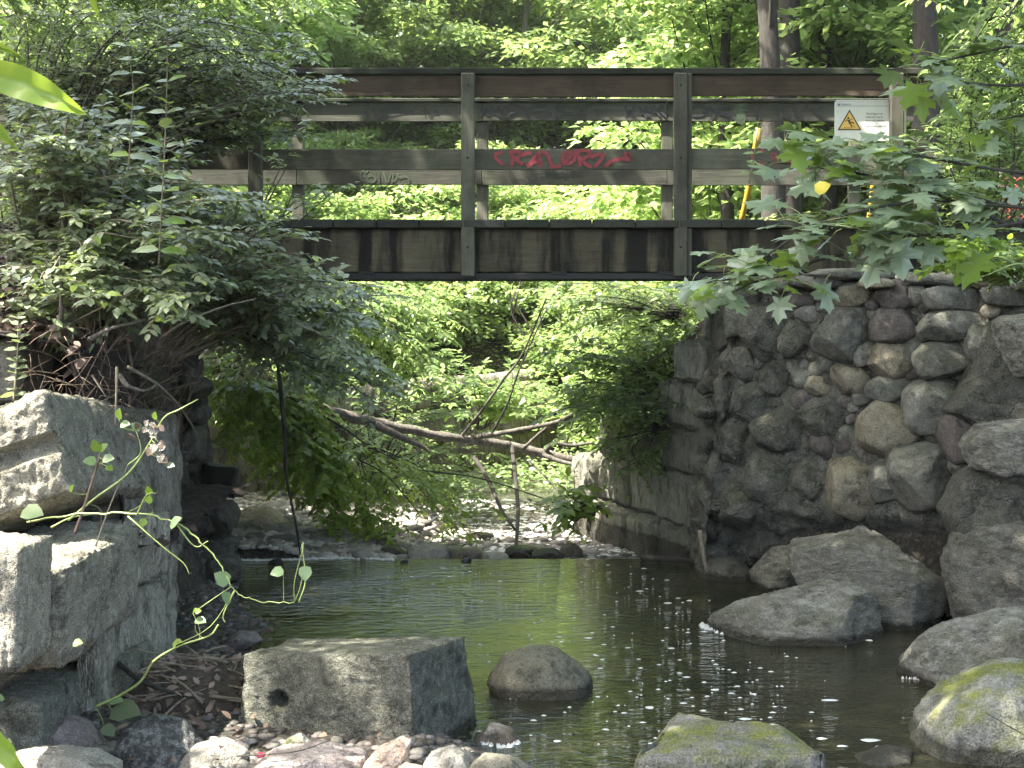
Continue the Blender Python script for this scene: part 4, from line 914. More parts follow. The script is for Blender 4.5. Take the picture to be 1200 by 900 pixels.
# stones of the bar and the lip of the pool
rs = np.random.RandomState(21)
bar = [(455,612,9,8,17,'brown stone standing on the gravel bar'),(440,640,24,14,15.6,'wide flat stone in the middle of the gravel bar'),(478,636,26,10,16.2,'pale flat stone near the stream'),(505,650,34,9,14.4,'long low stone on the lip of the pool'),(462,652,18,10,14.5,'tan stone where the bar meets the pool'),(545,652,22,7,14.3,'small low stone under the hanging branch'),(420,648,18,8,14.6,'pale stone at the gravel edge'),(520,622,22,7,17.2,'flat stone on the upper stream side'),(486,618,16,7,17.4,'grey stone by the stream bend'),(580,655,18,5,14.2,'thin wet stone along the lip'),(640,652,20,7,14.3,'mossy stone at the lip beneath the green sprigs'),(668,648,16,8,14.9,'squat stone at the end of the block wall'),(430,622,14,8,16.5,'rounded stone beside the yellow green bush'),(610,648,22,6,14.8,'low dark stone in the riffle'),(560,632,20,5,16.4,'submerged looking stone in the riffle'),(500,600,14,6,19,'far pale stone at the stream edge'),(395,655,14,6,14.3,'small pale stone at the foam line')]
for i, (cx, cy, rx, ry, Y, lb) in enumerate(bar):
    bd(ell(cx, cy, rx, ry + 3, 0, 11, .12, i, 2.4), Y, rx / F * Y * .8, ('palerock', 'boulder', 'boulder_pink')[i % 3], lb, 400 + i, sub=3, cat='stone', name='bar_stone')
# foreground rocks along the bottom edge
fg = [([(30,872),(48,852),(78,842),(100,850),(125,880),(118,893),(80,893),(36,886)], 7.75, .16, 'purple', 'mauve flat slab with a dark broken edge at the bottom', 6),
      ([(-10,905),(15,886),(60,882),(110,884),(140,900),(140,930),(-10,930)], 7.2, .2, 'palerock', 'smooth tan rock cut off by the bottom edge', 2),
      ([(136,880),(150,852),(182,842),(212,848),(236,880),(244,925),(138,925)], 7.55, .2, 'conglom', 'dark rock studded with pale pebbles', 5),
      ([(212,892),(228,874),(262,870),(288,884),(296,925),(215,925)], 7.45, .16, 'palerock', 'pale cracked rock beside the pebbly dark rock', 6),
      ([(318,888),(338,866),(352,859),(376,880),(372,900),(325,900)], 7.6, .1, 'mossy', 'small pointed rock with yellow green lichen in front of the drilled block', 7),
      ([(285,905),(320,882),(370,876),(425,886),(436,925),(285,925)], 7.35, .22, 'purple', 'broad grey mauve rock below the drilled block', 5),
      ([(424,900),(440,880),(470,864),(481,870),(478,885),(455,920),(430,925)], 7.3, .09, 'tanrock', 'tan tapering rock leaning on the drilled block corner', 3),
      ([(492,905),(505,884),(530,878),(552,886),(560,925),(495,925)], 7.3, .14, 'palerock', 'pinkish white coarse grained rock at the bottom', 6),
      ([(548,905),(565,886),(600,892),(628,905),(620,930),(550,930)], 7.25, .14, 'granite', 'grey lichen covered rock at the pool edge', 5),
      ([(268,872),(280,868),(292,874),(290,888),(270,888)], 7.7, .05, 'purple', 'small grey cobble beside the drilled block base', 3),
      ([(455,905),(475,896),(495,900),(495,925),(455,925)], 7.2, .08, 'tanrock', 'low rusty rock between the tan and pinkish rocks', 4)]
for i, (poly, Y, T, m, lb, cuts) in enumerate(fg):
    bd(poly, Y, T, m, lb, 500 + i, sub=4 if i > 8 else 5, cat='rock', name='bank_rock', cuts=cuts, cutd=.76, p=2.8, rough=.07)
# cobbles between them
rs = np.random.RandomState(31)
def pebbles(name, label, pos, r0, r1, mat, sub=1, kind='stuff'):
    D, Fc = ico(sub); n = len(pos); r = rs.uniform(r0, r1, n) ; sc = np.stack([rs.uniform(.8, 1.5, n), rs.uniform(.8, 1.5, n), rs.uniform(.4, .8, n)], 1) * r[:, None]
    a = rs.uniform(0, np.pi, n); ca, sa = np.cos(a)[:, None], np.sin(a)[:, None]
    Q = D[None] * (1 + .22 * rs.uniform(-1, 1, (n, len(D), 1))) * sc[:, None, :]
    X = np.stack([Q[..., 0] * ca - Q[..., 1] * sa, Q[..., 0] * sa + Q[..., 1] * ca, Q[..., 2]], -1) + pos[:, None, :]
    Fa = (Fc[None] + (np.arange(n) * len(D))[:, None, None]).reshape(-1, 3)
    tag(obj(name, X.reshape(-1, 3), Fa, mat, None, True, np.repeat(rs.uniform(0, 1, n), len(D))), label, 'gravel', kind=kind)
def gpts(n, x0, x1, y0, y1, cond=None, dz=0.0):
    x = rs.uniform(x0, x1, n); y = rs.uniform(y0, y1, n); z = ground(x, y); p = np.stack([x, y, z + dz], 1)
    return p if cond is None else p[cond(p)]
def pebmat(name, cols):
    m, t, b = newmat(name); N = NB(t); at = N.n('ShaderNodeAttribute', attribute_name='rnd'); pos = N.n('ShaderNodeNewGeometry')
    col = N.ramp(at.outputs['Fac'], [(i / (len(cols) - 1), c) for i, c in enumerate(cols)])
    col = N.mix(1.0, col, N.ramp(N.noise(pos.outputs['Position'], 60, 3), [(.3, .7), (.7, 1.25)]), 'MULTIPLY')
    t.links.new(col, b.inputs['Base Color']); b.inputs['Roughness'].default_value = .75; return m
M['peb_pale'] = pebmat('mixed_pale_pebbles', [(.20, .18, .16), (.40, .36, .33), (.30, .25, .22), (.46, .43, .40), (.15, .14, .125)])
M['peb_mid'] = pebmat('mixed_grey_pebbles', [(.07, .065, .055), (.17, .16, .14), (.23, .205, .19), (.11, .10, .085)])
M['peb_dark'] = pebmat('mixed_dark_pebbles', [(.03, .028, .024), (.09, .08, .07), (.05, .042, .035), (.17, .15, .14)])
pebbles('bar_gravel', 'sunlit pale pinkish gravel bar past the dark abutment', gpts(9000, -4.7, -.6, 13.9, 19, lambda p: (p[:, 2] > -.25) & (p[:, 0] < -1.2 + .5 * fbm(p * 1.3, 3, 77) + .1 * (p[:, 1] - 14))), .015, .05, M['peb_pale'])
def spts(n, r0=0.0):
    x = rs.uniform(-2.0, .55, n); y = rs.uniform(13.95, 20.5, n); return np.stack([x, y, -.13 - .035 * (y - 14) + rs.uniform(-.02, .01, n)], 1)
pebbles('stream_cobbles', 'dark and pale cobbles breaking the surface of the riffle', spts(1500), .02, .075, M['peb_mid'])
pebbles('stream_pebbles', 'small pale stones in the riffle beyond the pool', spts(1300), .012, .04, M['peb_pale'])
def sparkle():  # white specks: foam, and sun glints drawn as solid flakes
    mb = MB()
    for p in spts(1400):
        r = rs.uniform(.008, .03); k = 6; z = p[2] * 0 - .115 - .035 * (p[1] - 14)
        mb.add([(p[0], p[1], z + .012)] + [(p[0] + 1.8 * r * math.cos(a) * rs.uniform(.5, 1.3), p[1] + r * math.sin(a) * 1.5 * rs.uniform(.5, 1.3), z) for a in np.linspace(0, 2*np.pi, k, endpoint=False)], [(0, i + 1, (i + 1) % k + 1) for i in range(k)])
    tag(mb.build('riffle_foam_and_glints', M['foam']), 'white specks of foam and painted sun sparkle on the riffle beyond the pool lip', 'foam', kind='stuff')
sparkle()
pebbles('bar_cobbles', 'larger mixed cobbles on the gravel bar', gpts(500, -4.6, -.8, 14.0, 18.5, lambda p: p[:, 2] > -.2), .04, .10, M['peb_mid'], 2)
pebbles('mud_gravel', 'dark gravel and mud on the strip between the blocks and the pool', gpts(5000, -3.2, -.4, 7.0, 13.6, lambda p: p[:, 2] > -.05), .01, .035, M['peb_dark'])
pebbles('bank_gravel', 'mixed cobbles filling the gaps between the rocks in front', gpts(200, -3.2, -.35, 6.6, 7.9, lambda p: p[:, 2] > -.05, .01), .015, .045, M['peb_mid'], 2)
# flat grey slab on the mud
bd([(188,806),(198,775),(240,772),(252,800),(235,818),(195,822)], 9.3, .25, 'granite_dark', 'flat grey slab lying on the mud behind the leaf debris', 61, sub=4, cat='rock', name='flat_rock', strat=0)
bd([(262,752),(280,740),(300,742),(308,752),(290,762),(265,762)], 10.3, .12, 'purple', 'small flat dark stone on the mud by the pool', 62, sub=3, cat='rock', name='flat_rock')
# teal plastic litter
V, Fc = boulder(ell(209, 737, 10, 6, 0, 12, .12, 3, 2.2), 10.7, .05, 4, 2.2, .12, 6, .8, 71); tag(obj('plastic_litter', V, Fc, M['teal']), 'crumpled teal green plastic litter lying on the mud', 'litter')
V, Fc = boulder(ell(306, 885, 6, 3, 0, 8, .15, 3, 2.2), 7.35, .02, 2, 2.2, .1, 3, .8, 72); tag(obj('wrapper_scrap', V, Fc, plain('pink_plastic', (.5, .04, .10), .4)), 'tiny bright pink scrap of litter on the rocks in front', 'litter')
# ================================================================== DEBRIS PILE
def pile():
    D, Fc = ico(5); c = P(222, 838, 8.75); V = D * np.array([.46, .42, .30]) + c; V += D * (fbm(V * 6, 4, 81) * .07)[:, None]
    root = empty('debris_pile', c); tag(root, 'heap of dead leaves and broken twigs washed against the drilled block', 'debris pile')
    obj('humus', V, Fc, M['humus'], root)
    rs = np.random.RandomState(12); n = 1100; i = rs.randint(0, len(V), n); k = V[i, 2] > c[2] - .12; pts = V[i][k] + rs.normal(0, .02, (k.sum(), 3)); n = len(pts)
    a = rs.uniform(0, 2*np.pi, n); d = np.stack([np.cos(a), np.sin(a), rs.normal(0, .6, n)], 1); u = np.stack([rs.normal(0, .8, n), rs.normal(-.3, .8, n), np.ones(n)], 1)
    LV, LF, q = leaves_mesh(pts, d, u, .075 * rs.uniform(.5, 1.2, n), 'oval', rs, 1.1); o = obj('dead_leaves', LV, LF, M['debris_leaf'], root, True, q); o['kind'] = 'stuff'
    mb = MB()
    for _ in range(200):
        p = V[rs.randint(len(V))] * 1.0 + [0, 0, .02]
        if p[2] < c[2] - .1: continue
        a = rs.uniform(0, np.pi); d = np.array([math.cos(a), math.sin(a) * .6, rs.normal(0, .25)]) * rs.uniform(.06, .28)
        mb.add(*tube(spline([p - d, p + rs.normal(0, .02, 3), p + d], 3), rs.uniform(.003, .010), .002, 5))
    o = mb.build('twigs', M['stick'], root); o['kind'] = 'stuff'
pile()
rs = np.random.RandomState(14)
litter('scattered_leaves', 'dead leaves scattered over the mud strip and the rocks', gpts(420, -3.1, -1.0, 7.2, 12.0, lambda p: p[:, 2] > -.02, .05), .06, rs, M['deadleaf'], tilt=.4)
def stick(name, label, pts, r0, r1, mat, cat='stick', k=7, rough=.2, parent=None):
    path = spline([P(*p) for p in pts], 8); V, Fc = tube(path, r0, r1, k, rough, len(label))
    o = obj(name, V, Fc, M[mat], parent)
    if parent is None: tag(o, label, cat)
    return o
stick('driftwood_stick', 'pale curved driftwood stick over the pebbly dark rock', [(116,866,8.0),(150,850,8.0),(200,845,8.0),(248,850,8.15)], .017, .010, 'stick')
stick('driftwood_stick', 'dark broken stick running from the blocks into the leaf heap', [(122,752,8.9),(140,778,8.6),(170,800,8.4),(215,815,8.4),(262,822,8.5)], .018, .008, 'bark_dark')
stick('driftwood_stick', 'straight brown twig lying across the leaf heap', [(188,790,8.6),(215,808,8.5),(240,820,8.4)], .007, .004, 'stick')
stick('driftwood_stick', 'thick dark branch half buried at the base of the leaf heap', [(125,845,8.5),(160,835,8.45),(200,828,8.4)], .035, .02, 'bark_dark')
stick('driftwood_stick', 'thin curved twig resting on the broad mauve rock', [(278,886,7.25),(310,884,7.2),(350,880,7.2),(388,867,7.3)], .004, .002, 'stem_dark')
stick('driftwood_stick', 'thin twig lying on the mossy boulder', [(1155,835,7.7),(1180,850,7.65),(1202,862,7.7)], .003, .002, 'stem_dark')
stick('driftwood_stick', 'bare leaning stick at the corner of the fieldstone wall', [(820,622,12.7),(824,648,12.75),(828,670,12.8)], .02, .016, 'stick')
stick('floating_branch', 'dark floating branch along the foot of the block wall', [(752,653,13.85),(780,655,13.7),(805,657,13.6),(822,656,13.5)], .03, .02, 'bark_dark')
# ================================================================== FALLEN LOG
lg = empty('fallen_tree', P(320, 460, 15.6)); tag(lg, 'bleached fallen tree trunk lying across the stream with bare broken branches', 'fallen tree')
def br(nm, pts, r0, r1, mat='log', k=7, rough=.25): return stick(nm, '', pts, r0, r1, mat, k=k, rough=rough, parent=lg)
br('trunk', [(300,448,15.3),(330,462,15.5),(400,486,15.9),(450,497,16.2),(510,510,16.5),(560,517,16.8),(598,522,17)], .066, .042, k=12, rough=.5)
br('trunk', [(598,522,17),(630,530,17.1),(665,538,17.2),(702,546,17.3)], .045, .055, k=9, rough=.3)['label'] = 'darker broken end of the trunk'
br('branch', [(440,497,16.1),(470,512,16.1),(492,522,16.2),(505,530,16.2)], .05, .015)
br('branch', [(545,514,16.8),(600,505,16.5),(660,492,16.2),(705,468,15.8),(740,440,15.4),(790,405,15.0)], .030, .010, 'bark')
br('branch', [(540,512,16.7),(565,480,16.4),(590,445,16.2),(612,415,16),(640,350,15.8)], .018, .008, 'bark')
br('branch', [(578,505,16.8),(596,470,16.6),(610,430,16.4),(648,345,16.2)], .014, .006, 'bark_dark')
br('branch', [(600,521,17),(604,560,16.5),(607,600,16),(604,654,15)], .025, .018, 'bark_dark')
br('branch', [(556,536,16.6),(572,562,16.2),(588,598,15.8),(603,620,15.4)], .028, .014, 'bark_dark')
br('branch', [(640,528,17.1),(650,519,17),(668,522,17),(695,519,17)], .03, .015, 'bark')
br('branch', [(635,532,17.1),(655,540,17),(690,548,16.9)], .03, .02, 'bark')
br('branch', [(614,525,17),(640,502,16.6),(675,482,16.4)], .022, .008, 'bark')
br('branch', [(663,520,17),(668,505,17),(671,494,17)], .016, .008, 'bark_dark')
br('branch', [(280,438,14.9),(340,466,15.1),(400,500,15.3),(470,545,15.3),(560,560,15.3),(640,585,15.3)], .013, .006, 'bark_dark')
br('branch', [(330,490,15),(400,530,15),(450,555,15),(490,600,15)], .010, .004, 'bark_dark')
br('branch', [(620,540,16.9),(640,560,16.6),(665,590,16.2)], .012, .005, 'bark_dark')
hv = stick('hanging_vine', 'thick dark dead vine hanging toward the water beside the yellow green bush', [(310,345,13.6),(322,400,13.8),(333,500,13.9),(336,560,13.9),(346,610,13.9),(352,650,13.9)], .024, .008, 'bark_dark', 'vine', rough=.5)
# ================================================================== LEFT SHRUBS
def arcs(base, targets, rs, lift=.35):
    out = []
    for t in targets:
        b = base + rs.normal(0, .06, 3) * [1, 1, .4]; m = (b + t) / 2 + np.array([rs.normal(0, .12), rs.normal(0, .12), lift * np.linalg.norm(t - b) * rs.uniform(.5, 1.1)])
        out.append(spline([b, m, t], 7))
    return out
def targets(poly, n, y0, y1, rs):
    o = []
    for _ in range(n):
        px, py = rnd_in(poly, rs); o.append(P(px, py, rs.uniform(y0, y1)))
    return o
def shrub(label, base, poly, n, y0, y1, seed, mat='lf_shrub', stem='stem', lift=.35, cat='shrub', name='shrub', group=None, **kw):
    rs = np.random.RandomState(seed); root = empty(name, base); tag(root, label, cat, group)
    sprays(arcs(np.array(base), targets(poly, n, y0, y1, rs), rs, lift), rs, M[mat], M[stem], root, **kw)
    return root
LK = dict(width=1.25, leaf=.072, lgap=.038, gap=.09, twig_len=.30)
G1 = 'grey green shrubs over the left abutment'
shrub('dense grey green shrub mass hanging over the soil bank and dead leaves', P(110, 430, 9.6), [(0,150),(120,130),(220,240),(250,330),(170,370),(60,330),(0,300)], 70, 8.6, 10.2, 1, group=G1, **LK)
shrub('shrub with arching bare tan stems rooted in the leaf litter mound', P(90, 385, 9.2), [(0,260),(60,280),(150,300),(230,345),(150,350),(60,340),(0,370)], 16, 8.6, 9.6, 2, group=G1, start=.45, r0=.016, **{k: v for k, v in LK.items()})
shrub('grey green shrub arching to the right in front of the deck end', P(190, 420, 10.6), [(200,215),(330,262),(400,300),(440,380),(455,440),(400,430),(300,350),(230,330)], 60, 9.8, 11.6, 3, group=G1, lift=.25, **LK)
shrub('shrub sprays hiding the lower rail boards beside the deck', P(60, 400, 9.8), [(0,110),(100,110),(200,150),(300,215),(330,255),(200,250),(0,240)], 60, 8.8, 10.6, 4, group=G1, **LK)
shrub('dark twiggy shrub hanging below the deck and over the abutment corner', P(215, 380, 11.5), [(230,330),(340,330),(450,330),(465,450),(430,480),(340,440),(260,440)], 34, 10.8, 12.2, 5, stem='stem_dark', group=G1, lift=.12, leaf=.07, lgap=.036, gap=.08, width=1.2, twig_len=.28)
shrub('tangled dark shrub climbing over the bridge rails', P(20, 330, 12.2), [(0,0),(200,0),(390,60),(400,130),(250,150),(100,120),(0,120)], 62, 11.6, 12.9, 6, mat='lf_shrub', stem='stem_dark', group=G1, leaf=.06, lgap=.036, gap=.10, twig_len=.34)
shrub('loose leafy sprays drooping over the top rail near the second post', P(120, 200, 12.0), [(200,80),(330,75),(430,110),(440,160),(330,150),(230,130)], 15, 11.6, 12.9, 7, group=G1, stem='stem_dark', lift=.1, leaf=.075, lgap=.05, gap=.12, twig_len=.3)
shrub('loose sprays with larger pale leaves at the end of the middle rail', P(280, 330, 11.5), [(320,170),(410,170),(420,215),(350,250),(300,240)], 6, 11.2, 11.9, 8, group=G1, stem='stem_dark', lift=.05, leaf=.08, lgap=.06, gap=.16, twig_len=.22)
shrub('leafy mass draped over the left end of the rails and their top board', P(60, 260, 12.6), [(60,60),(250,60),(385,75),(400,120),(380,165),(260,170),(220,230),(120,230),(60,160)], 60, 12.0, 13.0, 9, group=G1, stem='stem_dark', lift=.1, leaf=.085, lgap=.045, gap=.10, twig_len=.34, width=1.25)
shrub('fine leaved branches drooping from above into the upper corner', P(-200, -250, 13.5), [(0,-20),(400,-20),(395,45),(300,80),(150,60),(0,80)], 40, 13.4, 14.6, 10, mat='lf_tree2', stem='stem_dark', lift=.1, leaf=.085, lgap=.05, gap=.11, twig_len=.4, cat='tree branches', name='drooping_branches')
shrub('leafy branches hanging beside the sign at the upper corner above the maple', P(1350, -150, 12.5), [(1060,0),(1210,0),(1210,240),(1120,220),(1080,100)], 26, 11.5, 13.5, 24, mat='lf_tree', stem='stem_dark', lift=.08, leaf=.10, lgap=.06, gap=.14, twig_len=.4, cat='tree branches', name='drooping_branches')
shrub('low leafy sprays spilling over the bare roots and dead leaves of the bank', P(120, 360, 8.9), [(0,290),(120,300),(240,330),(235,380),(150,390),(30,385)], 24, 8.3, 9.2, 25, group=G1, lift=.2, r0=.006, **LK)
# upright sapling with paired pale leaves
def sapling(label, pts, rs, leaf, gapz, m='lf_shrub', r0=.008, lime=0, name='sapling', cat='sapling', kind='oval', width=1.6):
    path = spline([P(*p) for p in pts], 14); root = empty(name, path[0]); tag(root, label, cat)
    V, Fc = tube(path, r0, r0 * .35, 5); obj('stem', V, Fc, M['stem'], root)
    seg = np.linalg.norm(np.diff(path, axis=0), axis=1); cum = np.concatenate([[0], np.cumsum(seg)]); s = gapz; k = 0
    T, Fl = leaf_template(kind)
    while s < cum[-1]:
        i = min(np.searchsorted(cum, s) - 1, len(seg) - 1); p = path[i]; f = s / cum[-1]
        for sg in (0, 1):
            a = k * 1.4 + sg * math.pi + rs.uniform(-.3, .3); d = np.array([math.cos(a), math.sin(a) * .8, rs.uniform(-.1, .5)])
            V, Fa, q = leaves_mesh(np.array([p]), np.array([d]), np.array([[0, -.5, 1.]]), np.array([leaf * (1.2 - .45 * f) * rs.uniform(.8, 1.2)]), kind, rs, width)
            obj('leaf', V, Fa, M['lf_lime' if rs.rand() < lime else m], root, True, q)
        s += gapz * rs.uniform(.8, 1.2); k += 1
    return root
rs = np.random.RandomState(41)
sapling('upright thin sapling with paired grey green leaves in front of the shrubs', [(186,310,8.2),(190,230,8.1),(194,150,8.1),(196,70,8.1),(194,30,8.1)], rs, .12, .085, lime=.25, r0=.0045)
sapling('short upright sapling with lime leaf tips beside the thin sapling', [(150,200,8.4),(154,140,8.4),(155,90,8.4),(140,15,8.4)], rs, .11, .09, lime=.6, r0=.004)
sapling('small narrow leaved weed rising from the dead leaves', [(16,470,8.4),(20,420,8.4),(22,370,8.4)], rs, .07, .035, m='lf_shrub')
# exposed roots and bare stems of the bank
rs = np.random.RandomState(43)
rt = empty('bank_roots', P(150, 430, 8.8)); tag(rt, 'bare roots and dead stems trailing from the soil bank over the blocks', 'roots')
RP = [[(80,380,8.8),(105,330,8.7),(125,310,8.7)],[(85,378,8.8),(60,330,8.6),(70,300,8.6)],[(80,380,8.8),(140,350,8.6),(190,330,8.8),(220,340,9)],[(105,398,8.7),(130,385,8.6),(170,375,8.6)],[(190,395,8.9),(215,378,8.9),(260,360,9.2),(300,350,9.6)],
      [(215,378,8.9),(225,360,8.9),(250,340,9)],[(140,440,8.7),(150,452,8.6),(170,458,8.7),(185,450,8.9)],[(137,430,8.5),(136,470,8.45),(135,500,8.45)],[(108,440,8.6),(118,455,8.5),(124,465,8.5)],[(72,380,8.7),(72,340,8.6),(70,300,8.6)],[(150,430,8.7),(190,455,9),(220,490,9.6),(235,520,10)],
      [(30,365,8.6),(25,340,8.5),(30,300,8.5)],[(20,420,8.6),(60,410,8.5),(100,415,8.5)],[(160,420,8.8),(170,450,8.8),(165,480,8.9)],[(125,395,8.7),(150,405,8.6),(185,400,8.8)],[(115,640,8.3),(118,600,8.3),(105,590,8.3)]]
for i, pth in enumerate(RP[:11] + RP[-1:]):
    V, Fc = tube(spline([P(*p) for p in pth], 8), (.016, .009, .006)[i % 3], .004, 6, .3, i); obj('root', V, Fc, M['stem' if i % 3 else 'log'], rt)
mb = MB()
for _ in range(170):
    px, py = rs.uniform(20, 225), rs.uniform(385, 500); p = P(px, py, rs.uniform(8.4, 8.9) + max(0, px - 120) / 100); d = np.array([rs.normal(0, .5), rs.normal(0, .2), -abs(rs.normal(0, .6))]) * .15
    mb.add(*tube(spline([p - d, p + rs.normal(0, .03, 3), p + d], 3), .003, .0015, 3))
o = mb.build('fine_roots', M['twig'], rt); o['kind'] = 'stuff'
# ================================================================== VINES ON THE LEFT
STEMS = {}
def heart_leaf(p, d, u, size, rs, mat, parent, nm='leaf'):
    if parent.name in STEMS:     # a stalk from the nearest point of the plant's stem
        pts = STEMS[parent.name]; k = int(np.argmin(np.linalg.norm(pts - p, axis=1))); a = pts[k]; L = np.linalg.norm(a - p)
        if .012 < L < .4:
            V, Fa = tube(spline([a, (a + p) / 2 + np.array([rs.normal(0, .12) * L, 0, -.10 * L]), p], 4), .0022, .0014, 4); obj('leaf_stalk', V, Fa, M['vine'], parent)
    V, Fa, q = leaves_mesh(np.array([p]), np.array([d], float), np.array([u], float), np.array([size]), 'wide', rs, 1.15)
    return obj(nm, V, Fa, M[mat], parent, True, q)
vn = empty('green_vine', P(60, 607, 6.9)); tag(vn, 'long green vine arching from the blocks out over the pool with heart shaped leaves', 'vine')
path = spline([P(*p) for p in ((30,612,6.9),(95,602,6.9),(170,603,6.85),(215,618,6.8),(245,645,6.8),(262,668,6.8),(275,692,6.8),(300,704,6.8),(345,706,6.8))], 8); path = path + np.random.RandomState(3).normal(0, .003, path.shape)
V, Fc = tube(path, .0048, .002, 7); obj('stem', V, Fc, M['vine'], vn); STEMS[vn.name] = path[1:]
rs = np.random.RandomState(51)
for px, py, sz, m, dx, dz in ((358,672,.085,'lf_pale',.1,-1),(325,670,.075,'lf_pale',-.9,-.2),(262,678,.10,'lf_pale',-.6,.5),(266,700,.08,'lf_pale',.3,-.8),(205,612,.09,'lf_pale',.6,.5),(40,600,.13,'lf_pale',1,-.1),(175,585,.05,'lf_lime',.2,.9),(168,612,.05,'lf_lime',-.3,-.8),
                           (355,640,.05,'lf_pale',.1,.9),(232,716,.04,'lf_lime',.8,.2),(205,755,.04,'lf_lime',.6,.6),(92,753,.06,'lf_lime',1,.1)):
    heart_leaf(P(px, py, 6.8) - np.array([dx, 0, dz]) * sz * .4, (dx, -.25, dz), (-dz * .5 + rs.normal(0, .4), -1.0, .6 + rs.rand()), sz * .8, rs, m, vn)
for pts in (((350,706,6.8),(358,680,6.8),(354,640,6.8)),((160,604,6.85),(172,580,6.8),(183,578,6.8)),((150,605,6.85),(190,640,6.8),(215,660,6.8),(222,673,6.8)),((205,612,6.8),(228,640,6.8),(244,634,6.8)),((275,692,6.8),(262,720,6.8),(264,730,6.8))):
    V, Fc = tube(spline([P(*p) for p in pts], 6), .004, .002, 5); obj('tendril', V, Fc, M['vine'], vn)
v2 = empty('thin_vine', P(112, 832, 7.6)); tag(v2, 'thin pale vine looping from the driftwood up beside the teal litter', 'vine')
V, Fc = tube(spline([P(*p) for p in ((112,828,7.6),(140,815,7.6),(165,798,7.6),(180,775,7.6),(210,757,7.6),(245,745,7.6),(256,732,7.6))], 8), .0075, .004, 6); obj('stem', V, Fc, M['vine'], v2); STEMS[v2.name] = spline([P(*p) for p in ((112,828,7.6),(140,815,7.6),(165,798,7.6),(180,775,7.6),(210,757,7.6),(245,745,7.6),(256,732,7.6))], 8)
for px, py, sz, m, dx, dz in ((236,727,.06,'lf_pale',1,-.1),(228,716,.04,'lf_lime',.4,.5),(208,752,.05,'lf_lime',.8,.2),(138,820,.07,'lf_pale',1,.05),(150,832,.16,'lf_shrub',1,0),(128,855,.08,'lf_shrub',.7,-.5)):
    heart_leaf(P(px, py, 7.6) - np.array([dx, 0, dz]) * sz * .5, (dx, -.3, dz), (0, -.7, 1), sz, rs, m, v2)
v3 = empty('knotweed_stalk', P(95, 650, 7.0)); tag(v3, 'brown stalked plant with lime leaves and a whitish flower cluster before the standing slab', 'plant')
for pts, r, m in ((((88,625,7.0),(100,590,7.0),(114,545,7.0),(118,530,7.0)), .009, 'twig'), (((80,610,7.0),(110,585,7.0),(150,555,7.0),(175,520,7.0),(192,490,7.0),(210,480,7.0),(232,468,7.0)), .006, 'vine'), (((112,640,7.0),(130,590,7.0),(150,545,7.0)), .004, 'stem'), (((150,545,7),(165,530,7),(160,505,7)), .004, 'vine'), (((60,618,7),(90,605,7),(150,600,7)), .005, 'vine')):
    q3 = spline([P(*p) for p in pts], 8); V, Fc = tube(q3, r, r * .5, 6); obj('stem', V, Fc, M[m], v3); STEMS[v3.name] = np.vstack([STEMS[v3.name], q3]) if v3.name in STEMS else q3
for px, py, sz, m, dx, dz in ((140,485,.055,'lf_lime',.1,.9),(147,497,.05,'lf_pale',.9,.1),(113,522,.06,'lf_lime',-.3,.9),(122,524,.05,'lf_lime',.7,.6),(106,540,.06,'lf_pale',-.9,.1),(182,487,.04,'lf_lime',.1,.9),(128,537,.06,'lf_pale',1,.1),(84,572,.04,'lf_lime',.5,.7),(128,548,.04,'lf_lime',.6,-.3),(175,575,.045,'lf_lime',-.2,.8),(200,545,.04,'lf_shrub',.9,-.1),(160,500,.05,'lf_pale',-.6,.6)):
    heart_leaf(P(px, py, 6.98) - np.array([dx, 0, dz]) * sz * .5, (dx, -.3, dz), (-dz * .4, -1, .8), sz, rs, m, v3)
for j in range(9):
    px, py = 178 + rs.normal(0, 6), 500 + rs.normal(0, 5); heart_leaf(P(px, py, 6.97), (rs.normal(), -.3, rs.normal()), (rs.normal() * .4, -1, .6), .035, rs, 'palerock' if j < 6 else 'deadleaf', v3, 'petal')
for j in range(7):
    px, py = 184 + rs.normal(0, 5), 524 + rs.normal(0, 7); heart_leaf(P(px, py, 6.97), (rs.normal(), -.3, -1), (rs.normal() * .4, -1, .3), .045, rs, 'deadleaf' if j % 2 else 'palerock', v3, 'dry_petal')
# leaves of branches close to the camera at the photo's left edge
cb = empty('overhanging_branch', P(-30, 90, 2.4)); tag(cb, 'twig close by with large bright yellow green leaves entering at the picture corner', 'branch')
V, Fc = tube(spline([P(*p) for p in ((-160,-60,2.5),(-70,20,2.45),(-30,75,2.4),(-30,150,2.4))], 8), .005, .002, 6); obj('stem', V, Fc, M['vine'], cb)
def bigleaf(px0, py0, px1, py1, Y, wd, mat, parent, n=8, curl=.0, seed=0):
    a, b = P(px0, py0, Y), P(px1, py1, Y + .01); L = b - a; s = np.array([-L[2], 0, L[0]]); s /= np.linalg.norm(s); ln = np.linalg.norm(L); V = []; m = 9
    for i in range(n + 1):
        t = i / n; w_ = wd * math.sin(math.pi * min(t, 1) ** .75) ** .8 if 0 < t < 1 else 0.0
        for j in range(m):
            k = j / (m - 1) * 2 - 1; V.append(a + L * t + s * w_ * k + np.array([0, -.015 * abs(k) + .004 * math.sin(t * 22), -.01 * t * t]) + s * .006 * math.sin(t * 3.1))
    Fc = [(i*m+j, i*m+j+1, (i+1)*m+j+1, (i+1)*m+j) for i in range(n) for j in range(m - 1)]
    return obj('leaf', V, Fc, M[mat], parent, True, np.full(len(V), .7))
bigleaf(-34, 80, 104, 128, 2.4, .026, 'lf_lime', cb, 16); bigleaf(-30, 140, 22, 167, 2.4, .012, 'lf_lime', cb, 10); bigleaf(-40, 50, 30, 62, 2.42, .008, 'lf_lime', cb, 10)
bigleaf(96, -20, 117, 13, 2.4, .008, 'lf_lime', cb, 8)
